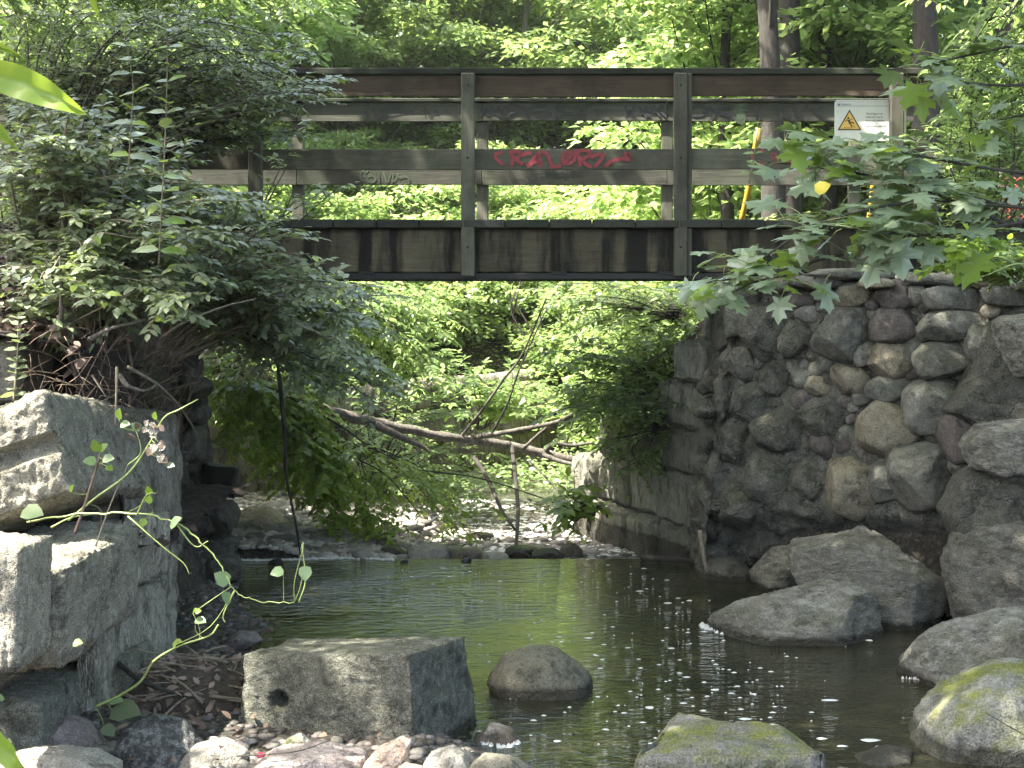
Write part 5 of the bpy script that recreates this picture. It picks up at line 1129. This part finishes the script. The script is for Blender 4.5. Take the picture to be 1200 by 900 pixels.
cb2 = empty('low_leafy_twig', P(-30, 900, 2.4)); tag(cb2, 'bright green leaf tip at the bottom corner close to the camera', 'leaf')
bigleaf(-40, 846, 34, 900, 2.4, .022, 'lf_lime', cb2, 12); bigleaf(-30, 800, 6, 812, 2.4, .007, 'lf_pale', cb2, 8)
# ================================================================== YELLOW GREEN BUSHES UNDER THE BRIDGE (left bank beyond)
shrub('yellow green trailing bush overhanging the gravel bar', P(300, 430, 15.4), [(255,450),(330,450),(420,520),(450,600),(440,645),(370,630),(330,580),(290,540),(245,520)], 34, 14.6, 15.8, 11, mat='lf_lime', stem='stem', lift=.1, leaf=.085, lgap=.034, gap=.075, twig_len=.3, kind='oval', width=1.3, r0=.007)
shrub('light green leafy bush filling the gap between abutment and hanging vine', P(262, 440, 16), [(240,370),(330,380),(400,420),(330,470),(250,520),(245,480)], 30, 15, 16.5, 12, mat='lf_tree', stem='stem_dark', lift=.1, leaf=.08, lgap=.06, gap=.10, twig_len=.35)
shrub('sparse lime sprigs hanging over the riffle below the log', P(420, 520, 15.4), [(380,500),(520,540),(600,580),(560,645),(420,640)], 20, 14.6, 16, 13, mat='lf_lime', stem='stem_dark', lift=.1, leaf=.08, lgap=.05, gap=.12, twig_len=.3, r0=.007)
shrub('lime leaved sprigs at the foot of the block wall', P(700, 600, 14.9), [(640,560),(690,560),(700,600),(680,640),(650,640)], 12, 14.3, 15, 14, mat='lf_lime', stem='stem_dark', lift=.12, leaf=.12, lgap=.07, gap=.13, twig_len=.3)
shrub('dark ivy like bush draped over the broken block wall top', P(770, 500, 15.0), [(705,470),(760,450),(800,470),(795,530),(765,560),(720,550),(700,520)], 26, 14.6, 15.5, 15, mat='lf_tree2', stem='stem_dark', lift=.05, leaf=.075, lgap=.045, gap=.08, twig_len=.3)
shrub('bright green sapling crown leaning over the block wall', P(800, 470, 15.6), [(650,420),(700,380),(780,370),(830,370),(815,430),(790,470),(700,500),(650,520)], 50, 14.8, 16.6, 16, mat='lf_tree', stem='stem_dark', lift=.1, leaf=.10, lgap=.055, gap=.10, twig_len=.4)
shrub('loose sapling sprays hanging just under the bridge deck', P(790, 370, 15.6), [(560,335),(700,335),(830,335),(840,400),(740,400),(640,380)], 26, 15.6, 17.5, 17, mat='lf_tree2', stem='stem_dark', lift=.08, leaf=.10, lgap=.06, gap=.13, twig_len=.4)
shrub('pale tiered sapling leaves before the far block wall above the log', P(560, 500, 20), [(480,400),(620,390),(660,450),(640,500),(560,490),(500,460)], 26, 18.5, 21, 18, mat='lf_tree', stem='stem_dark', lift=.1, leaf=.12, lgap=.07, gap=.13, twig_len=.4)
shrub('mid green brush between the fallen log and the far block wall', P(440, 560, 19.5), [(390,440),(500,450),(600,520),(640,570),(520,590),(400,560)], 30, 17.5, 20, 19, mat='lf_tree2', stem='stem_dark', lift=.1, leaf=.09, lgap=.06, gap=.12, twig_len=.35)
shrub('leafy spray hanging from the left in front of the far trees', P(330, 330, 17), [(420,340),(520,340),(560,400),(520,470),(430,440)], 30, 16.5, 19, 20, mat='lf_tree', stem='stem_dark', lift=.12, leaf=.10, lgap=.06, gap=.12, twig_len=.4)
# ================================================================== MAPLE
MH = [(0,0),(-.05,.17),(-.15,.40),(.02,.35),(.13,.27),(.21,.46),(.28,.66),(.36,.55),(.50,.57),(.47,.42),(.44,.22),(.58,.27),(.74,.34),(.73,.20),(.87,.14),(1.02,0)]
def maple_mesh(seed):
    rs = np.random.RandomState(seed); pts = [(x, y) for x, y in MH] + [(x, -y) for x, y in MH[::-1][1:-1]]
    pts = np.array(pts) * (1 + rs.uniform(-.06, .06, (len(pts), 1))); inner = pts * .5 + np.array([.18, 0]); c = np.array([[.34, 0]])
    A = np.vstack([pts, inner, c]); n = len(pts)
    ang = np.arctan2(A[:, 1], A[:, 0] - .1); cu = rs.uniform(.1, .5); z = -cu * A[:, 1] ** 2 - rs.uniform(.0, .45) * np.clip(A[:, 0] - .3, 0, 1) ** 2 + rs.uniform(-.25, .15) * A[:, 1] * A[:, 0] + rs.uniform(.04, .09) * np.cos(ang * 6) * np.hypot(A[:, 0] - .3, A[:, 1]) + rs.uniform(-.012, .012, len(A))
    V = np.column_stack([A, z]); Fc = [(i, (i+1) % n, n + (i+1) % n, n + i) for i in range(n)] + [(n + i, n + (i+1) % n, 2 * n) for i in range(n)]
    nf = len(Fc); V = list(map(tuple, V)); tips = [(0, 0), (pts[15]), (pts[6]), (pts[2]), (pts[len(MH) - 1 + 9]), (pts[-2])]
    from_ = np.array([0., 0.])
    def zat(q): return V[int(np.argmin(np.hypot(A[:, 0] - q[0], A[:, 1] - q[1])))][2]
    for tp in tips[1:]:
        tp = np.array(tp, float); dr = tp - from_; nn = np.array([-dr[1], dr[0]]); nn /= np.linalg.norm(nn) + 1e-9; b0 = len(V)
        for t in (0, .25, .5, .75, .95):
            q = from_ + dr * t; wv = .014 * (1 - .75 * t)
            for sg in (-1, 1): V.append((*(q + nn * wv * sg), zat(q) + .008))
        Fc += [(b0 + 2*k, b0 + 2*k + 1, b0 + 2*k + 3, b0 + 2*k + 2) for k in range(4)]
    me = mesh_np('leaf', np.array(V), Fc, M['lf_maple'], True, np.full(len(V), .5)); me.materials.append(M['lf_pale'])
    mi = np.zeros(len(Fc), np.int32); mi[nf:] = 1; me.polygons.foreach_set('material_index', mi); return me
MM = [maple_mesh(s) for s in range(5)]
sunlit_m = []
for me in MM[:3]:
    q = me.copy(); q.materials[0] = M['lf_lime']; sunlit_m.append(q)  # lime copies paint the sunlit undersides of some maple leaves
def maple(label, branches, n, seed, y_face=.6, size=(.075, .14), lime=.12, spread=(26, 15), extra=(), start=.25):
    rs = np.random.RandomState(seed); base = P(*branches[0][0]); root = empty('maple_branch', base); tag(root, label, 'maple branch')
    paths = []
    for b in branches:
        p = spline([P(*q) for q in b], 10); V, Fc = tube(p, .009, .003, 6); obj('branch', V, Fc, M['stem_dark'], root); paths.append(p)
    mb = MB(); L = []
    for k in range(n):
        p = paths[rs.randint(len(paths))]; t = start + (1 - start) * rs.rand() ** .8; a = p[int(t * (len(p) - 1))]; s = a[1] / F
        c = a + np.array([rs.normal(0, spread[0]) * s, rs.normal(0, .14), rs.normal(0, spread[1]) * s]); L.append((a, c, rs.uniform(*size)))
    for px, py, Y, sz in extra: c = P(px, py, Y); L.append((c + [.03, 0, .05], c, sz))
    for a, c, sz in L:
        qx, qy = VX + c[0] / c[1] * F, HY - (c[2] - CZ) / c[1] * F
        if 955 < qx < 1052 and 84 < qy < 160: continue
        d = c - a; d = d / (np.linalg.norm(d) + 1e-6) + np.array([rs.normal(0, .5), -.45, -.25]); d[2] = min(d[2], .1); d /= np.linalg.norm(d)
        u = np.array([rs.normal(0, .3), -y_face * rs.uniform(-.05, 1.0), 1.0]); dd, ss, uu = orient(d[None], u[None])
        me = sunlit_m[rs.randint(3)] if rs.rand() < lime else MM[rs.randint(5)]
        o = bpy.data.objects.new('leaf', me); m = Matrix(((dd[0][0], ss[0][0], uu[0][0]), (dd[0][1], ss[0][1], uu[0][1]), (dd[0][2], ss[0][2], uu[0][2]))).to_4x4()
        o.matrix_basis = Matrix.Translation(Vector((c - base).tolist())) @ m @ Matrix.Scale(sz, 4); link(o, root)
        mb.add(*tube(np.array([a, (a + c) / 2 + [0, 0, .01], c]), .0022, .0015, 3, cap=False))
    mb.build('petioles', M['vine'], root)['kind'] = 'stuff'
mb_ = [[(1260,250,6.6),(1160,240,6.5),(1060,238,6.4),(960,262,6.4),(880,310,6.4),(815,332,6.4)],[(1260,210,6.8),(1150,196,6.7),(1040,176,6.6),(945,170,6.6)],[(1260,300,6.6),(1150,250,6.6),(1060,215,6.6),(960,196,6.6),(900,190,6.6)],
       [(1200,260,6.6),(1100,275,6.4),(1000,268,6.3),(900,255,6.3)],[(1180,240,6.7),(1090,222,6.5),(1010,205,6.5)]]
maple('big maple spray with pale grey green leaves spreading before the sign and deck end', mb_, 215, 3, extra=[(1150,300,6.3,.17),(1052,285,6.3,.16),(915,350,6.4,.11),(850,335,6.4,.12),(810,333,6.4,.10),(965,335,6.4,.13),(880,300,6.4,.15),(930,170,6.5,.14),(1030,300,6.35,.16)], spread=(28, 13))
maple('upper maple spray crossing above the rail end beyond the sign', [[(1260,40,7.2),(1180,55,7.1),(1110,70,7.0),(1040,82,7.0)],[(1260,90,7.2),(1190,100,7.1),(1120,96,7.1),(1060,90,7.0)],[(1260,140,7.0),(1200,135,7.0),(1140,150,7.0)]], 60, 4, spread=(28, 13), size=(.09, .16))
maple('thin lower maple twig dipping in front of the wall top', [[(1010,290,6.5),(940,310,6.45),(890,322,6.4),(800,335,6.4)],[(960,300,6.5),(930,320,6.5),(880,332,6.4),(846,352,6.4)]], 30, 5, spread=(16, 10), size=(.065, .11), lime=.3)
rs = np.random.RandomState(61)
heart_leaf(P(955, 224, 6.25), (1, -.2, .5), (0, -1, .6), .07, rs, 'lf_yellow', bpy.data.objects['maple_branch'], 'yellow_leaf')
shrub('bright lime seedlings sprouting on top of the fieldstone wall', P(1160, 330, 9.9), [(1060,280),(1120,262),(1200,285),(1230,320),(1150,325),(1080,315)], 20, 9.4, 10.2, 21, mat='lf_lime', stem='vine', lift=.2, leaf=.085, lgap=.06, gap=.08, twig_len=.16, kind='wide', width=.85)
shrub('pale green seedlings with small leaves at the wall top by the photo edge', P(1210, 330, 9.6), [(1120,290),(1200,280),(1260,300),(1240,335),(1150,330)], 12, 9.3, 9.8, 22, mat='lf_pale', stem='vine', lift=.2, leaf=.05, lgap=.04, gap=.07, twig_len=.14)
shrub('tall thin green saplings standing behind the maple spray', P(1150, 330, 12.6), [(1080,50),(1200,40),(1240,200),(1160,240),(1100,200)], 22, 11.8, 13.2, 23, mat='lf_tree', stem='stem_dark', lift=.02, leaf=.10, lgap=.07, gap=.15, twig_len=.4)
rs = np.random.RandomState(62)
litter('bank_litter', 'brown dead leaves and soil scraps on top of the fieldstone wall', np.array([P(rs.uniform(885, 1210), rs.uniform(318, 330), rs.uniform(12.3, 13.0)) for _ in range(160)]), .05, rs, M['deadleaf'])
# pale weed seen through the rails
sapling('small weed with white edged leaves poking through the far rail', [(878,215,13.0),(884,180,13.0),(890,138,13.0)], rs, .10, .09, m='lf_pale')
# yellow guards and the orange safety fence behind the bridge
for pts, lb in (([(868,262,16.4),(877,222,16.3),(889,150,16.2)], 'yellow plastic guard tube leaning behind the bridge, left of the maple leaves'), ([(1018,262,16.6),(1022,232,16.6),(1024,205,16.6)], 'short yellow guard tube behind the deck below the sign'), ([(1036,262,16.9),(1034,235,16.9),(1033,210,16.9)], 'second short yellow guard tube next to the one below the sign')):
    a, b = P(*pts[0]), P(*pts[2]); V, Fc = tube(spline([a, P(*pts[1]), b], 4), .032, .032, 10); tag(obj('cable_guard', V, Fc, M['yellow_plastic']), lb.replace(', left of the maple leaves', ' beside the maple leaves'), 'cable guard')
sf = empty('safety_fence', P(1190, 265, 16.5)); tag(sf, 'orange plastic mesh safety fence behind the bridge end', 'fence'); mb = MB(); 
for i in range(15):
    for j in range(9):
        x = 1172 + i * 8; y = 208 + j * 7
        mb.add(*tube(np.array([P(x, y, 16.5), P(x + 4, y + 3.5, 16.47), P(x + 8, y, 16.5)]), .006, .006, 4)); mb.add(*tube(np.array([P(x, y + 7, 16.5), P(x + 4, y + 3.5, 16.47), P(x + 8, y + 7, 16.5)]), .006, .006, 4))
mb.build('mesh_panel', M['orange_plastic'], sf)
V, Fc = tube(np.array([P(1172, 200, 16.5), P(1172, 268, 16.5)]), .025, .025, 8); obj('post', V, Fc, M['wood_post'], sf)
# ================================================================== FOREST
tree_kind('wide', 101, 2.5, 5.0, 1.3, 105, 120, .17, .62, 'lf_tree', .11)
tree_kind('wide2', 102, 2.3, 5.4, .9, 100, 120, .16, .58, 'lf_tree2', .10)
tree_kind('under', 103, 1.45, 2.5, .15, 60, 120, .125, .42, 'lf_tree', .045)
tree_kind('under2', 104, 1.5, 2.2, .1, 60, 120, .12, .40, 'lf_tree2', .045)
tree_kind('dark', 105, 2.0, 5.2, .5, 90, 120, .13, .45, 'lf_dark', .10)
tree_kind('tall', 106, 3.2, 5.5, 7.3, 110, 100, .20, .75, 'lf_tree', .19, 'bark_dark')
tree_kind('shade_canopy', 107, 4.4, 2.4, 6.8, 110, 112, .22, .85, 'lf_tree2', .22, 'bark_dark', hollow=.15, shift=2.8)  # out of view crown, shifted sideways to shade the foreground
def ground_cover():
    rs = np.random.RandomState(90); n = 30000
    y = rs.uniform(16.5, 36, n); x = (rs.uniform(150, 1150, n) - VX) / F * y; z = ground(x, y)
    p = np.stack([x, y, z], 1); k = (z > .35) & (fbm(p * .9, 3, 5) > -.25); p = p[k]; n = len(p); p[:, 2] += rs.uniform(.02, .28, n)
    a = rs.uniform(0, 2*np.pi, n); d = np.stack([np.cos(a), np.sin(a), rs.uniform(-.4, .3, n)], 1); u = np.stack([rs.normal(0, .4, n), rs.normal(-.4, .4, n), np.ones(n)], 1)
    V, Fc, q = leaves_mesh(p, d, u, .11 * rs.uniform(.5, 1.3, n), 'rhomb', rs); tag(obj('ground_cover', V, Fc, M['lf_tree'], None, True, q), 'low leafy ground cover on the ravine slopes', 'undergrowth', kind='stuff')
ground_cover()
def low_plants():
    rs = np.random.RandomState(92); n = 9000
    y = rs.uniform(17.8, 26, n); x = (rs.uniform(330, 760, n) - VX) / F * y; z = ground(x, y); p = np.stack([x, y, z], 1)
    k = (z > -.32 - .03 * (y - 17)) & (fbm(p * 1.1, 3, 15) > -.05); p = p[k]; n = len(p); p[:, 2] += rs.uniform(.02, .35, n)
    a = rs.uniform(0, 2*np.pi, n); d = np.stack([np.cos(a), np.sin(a), rs.uniform(-.4, .3, n)], 1); u = np.stack([rs.normal(0, .4, n), rs.normal(-.5, .4, n), np.ones(n)], 1)
    V, Fc, q = leaves_mesh(p, d, u, .10 * rs.uniform(.5, 1.3, n), 'rhomb', rs); tag(obj('low_plants', V, Fc, M['lf_tree2'], None, True, q), 'low green plants on the stream margin beyond the fallen log', 'undergrowth', kind='stuff')
low_plants()
def gz(x, y): return float(ground(np.array([x]), np.array([y]))[0])
def pt(key, px, Y, sc, label, group, rot=None, name='tree', cat='tree', dz=-.1):
    x = (px - VX) / F * Y; plant_tree(key, name, x, Y, gz(x, Y) + dz, rot if rot is not None else (px * .37 + Y) % 6.28, sc, label, cat, group)
GF = 'forest trees behind the bridge'
for px, Y, sc in ((905,20.5,1.0),(930,21.5,1.15),(858,24,.75),(968,23,.8),(1078,20.0,1.1),(1190,20.5,.9),(998,24,.6),(720,46,1.0),(-80,34,1.0)):
    lb = {905: 'thick dark trunked tree seen above the rail between the middle post and the sign', 930: 'stout dark tree just beside the thick trunked one behind the bridge', 858: 'slim dark trunk above the top rail right after the middle post', 968: 'slender trunk rising behind the bridge before the sign',
          1078: 'large dark trunk against the sky gap above the sign', 1190: 'dark trunk at the top corner beyond the maple spray', 998: 'thin far trunk over the rail near the sign'}.get(px)
    pt('tall', px, Y, sc, lb or 'tall forest tree whose crown closes the view ' + ('over the red scrawl' if px > 0 else 'beyond the shrub mass'), GF if not lb else 'dark trunks above the rail', name='tall_tree')
LAB = set()
def place_label(look, px, Y, under=False):
    if under:
        spots = ((260, 'behind the dark abutment'), (345, 'above the gravel bar'), (405, 'over the bleached end of the log'), (465, 'beyond the middle of the log'), (530, 'under the first visible post'), (595, 'under the red scrawl'), (660, 'under the tail of the red scrawl'), (730, 'beyond the broken log end'), (800, 'behind the block wall'), (880, 'by the fieldstone wall corner'), (1010, 'behind the deck end'), (9999, 'behind the maple spray'))
        rows = ((21, 'lowest on the bank'), (25.4, 'low on the slope'), (27.2, 'on the lower slope'), (29.2, 'halfway up the slope'), (31.2, 'upper middle slope'), (33.5, 'high on the slope'), (36, 'near the slope top'), (39.5, 'at the top of the slope'), (999, 'beyond the slope top'))
    else:
        spots = ((60, 'at the shaded photo edge'), (180, 'behind the shrub mass'), (270, 'behind the leafy rail end'), (360, 'behind the leafy second bay'), (450, 'behind the rail bay with the small tag'), (530, 'just before the first clear post'), (610, 'over the start of the red scrawl'), (690, 'over the red scrawl'), (760, 'over the tail of the red scrawl'), (840, 'over the second clear post'), (925, 'over the thin red marks'), (1010, 'over the warning sign'), (1120, 'behind the maple spray'), (9999, 'behind the orange fence'))
        rows = ((24, 'nearest row'), (28, 'second row'), (32, 'third row'), (36, 'fourth row'), (41, 'fifth row'), (999, 'farthest row'))
    a = next(t for v, t in spots if px < v); b = next(t for v, t in rows if Y < v)
    for pre in ('', 'smaller ', 'paler '):
        l = pre + look + ' ' + a + ', ' + b
        if l not in LAB: LAB.add(l); return l
    return l
rs = np.random.RandomState(71)
G2 = {'wide': 'bright sunlit leafy tree in the forest behind the bridge', 'wide2': 'mid green leafy tree in the forest behind the bridge', 'dark': 'dark green small leaved tree in the forest behind the bridge'}
for Y, pxs in ((20.5, (0,)), (22.8, (1010, 1250)), (26.5, (0, 900, 990, 1220)), (30, (60, 190, 930, 1150, 1260)), (34, (120, 300, 410, 520, 640, 750, 850, 960, 1240)), (38, (60, 230, 350, 470, 590, 700, 810, 900, 1020)), (44, (0, 170, 310, 450, 560, 680, 800, 920, 1200))):
    for px in pxs:
        k = ('wide', 'wide2', 'wide', 'wide2', 'wide')[rs.randint(5)]
        if 330 < px < 760 and k == 'dark': k = 'wide'
        if 1050 < px < 1180 and Y > 33: continue
        pt(k, px + rs.uniform(-25, 25), Y + rs.uniform(-1, 1), rs.uniform(.85, 1.2) * (1 + max(0, Y - 28) * .012), place_label({'wide': 'bright leafy tree', 'wide2': 'mid green leafy tree'}[k], px, Y), 'forest trees behind the bridge', rs.uniform(0, 6.28))
G3 = {'under': 'bright green understory shrub in the ravine under the bridge', 'under2': 'mid green understory shrub in the ravine under the bridge'}
for Y, pxs in ((18.5, (235, 840)), (20, (250, 860)), (22, (800, 900)), (24.5, (230, 330, 720, 790, 860)), (26.5, (330, 410, 480, 690, 760, 900)), (28, (300, 370, 440, 520, 600, 670, 740, 820, 1000, 1150)), (30, (340, 410, 480, 560, 640, 700, 780, 860)), (32, (300, 380, 450, 530, 600, 680, 750, 820, 900)), (34.5, (340, 420, 500, 570, 650, 720, 790, 860)), (37.5, (310, 400, 480, 560, 640, 720, 800)), (41, (350, 460, 560, 660, 760))):
    for px in pxs:
        k = ('under', 'under2')[rs.randint(2)]
        pt(k, px + rs.uniform(-12, 12), Y + rs.uniform(-.4, .4), rs.uniform(.75, 1.15), place_label({'under': 'bright green shrub', 'under2': 'mid green shrub'}[k], px, Y, True), 'understory shrubs in the ravine', rs.uniform(0, 6.28), 'understory_shrub', 'shrub')
# thin upright stems in the middle of the ravine
for i in range(12):
    px = 495 + i * 13 + rs.uniform(-6, 6); Y = rs.uniform(25.5, 29); x = (px - VX) / F * Y; z = gz(x, Y)
    V, Fc = tube(spline([(x, Y, z - .2), (x + rs.uniform(-.2, .2), Y, z + .9), (x + rs.uniform(-.3, .3), Y, z + 1.8), (x + rs.uniform(-.5, .5), Y, z + 2.5)], 6), .025, .008, 5)
    tag(obj('bare_sapling', V, Fc, M['bark_dark']), 'thin bare stem in the ravine ' + ('behind the small black tag', 'just before the first clear post', 'behind the first clear post', 'just past the first clear post', 'below the black painted lettering', 'near the start of the red scrawl', 'beneath the first red letter', 'beneath the second red letter', 'beneath the middle of the red scrawl', 'beneath the later red letters', 'beneath the tail of the red scrawl', 'past the red scrawl tail')[i], 'sapling', 'thin bare stems in the middle of the ravine')
# unseen trees added out of view, crowns shaped to shade stream and bridge
for x, y, sc, a, lb in ((-8.0, 10.3, .95, 0.0, 'out of view tree added to shade the left shrubs'), (-5.6, 8.6, 1.0, 0.1, 'out of view tree leaning toward the pool, added to shade it'), (-5.6, 3.0, 1.0, .25, 'out of view tree added to shade the tumbled cut blocks'), (6.9, 8.6, .9, 3.3, 'out of view tree added to shade the boulders on the wall side'), (5.6, 2.2, 1.0, 3.0, 'out of view tree added to shade the mossy boulder')):
    plant_tree('shade_canopy', 'unseen_shade_tree', x, y, gz(x, y) - .1, a, sc, lb, 'tree')
pt('wide2', 0, 17.2, .95, 'fine leaved tree behind the rail end in the upper corner', None, 1.0)
pt('wide2', 90, 20.5, 1.0, 'mid green tree with fine leaves just behind the bridge rail', None, 2.0)

# ------------------------------------------------------------------ haze
def haze():
    V, Fc = box(-95, 95, -22, 165, -3.2, 20, 0)
    m = bpy.data.materials.new('woodland_haze'); m.use_nodes = True; t = m.node_tree; t.nodes.clear()
    o_ = t.nodes.new('ShaderNodeOutputMaterial'); v = t.nodes.new('ShaderNodeVolumePrincipled'); v.inputs['Color'].default_value = (.93, .96, .90, 1); v.inputs['Density'].default_value = .0004; v.inputs['Anisotropy'].default_value = .2
    t.links.new(v.outputs[0], o_.inputs['Volume'])
    tag(obj('haze', V, Fc, m, None, False), 'thin bright haze between the trees', 'haze', kind='stuff')
haze()
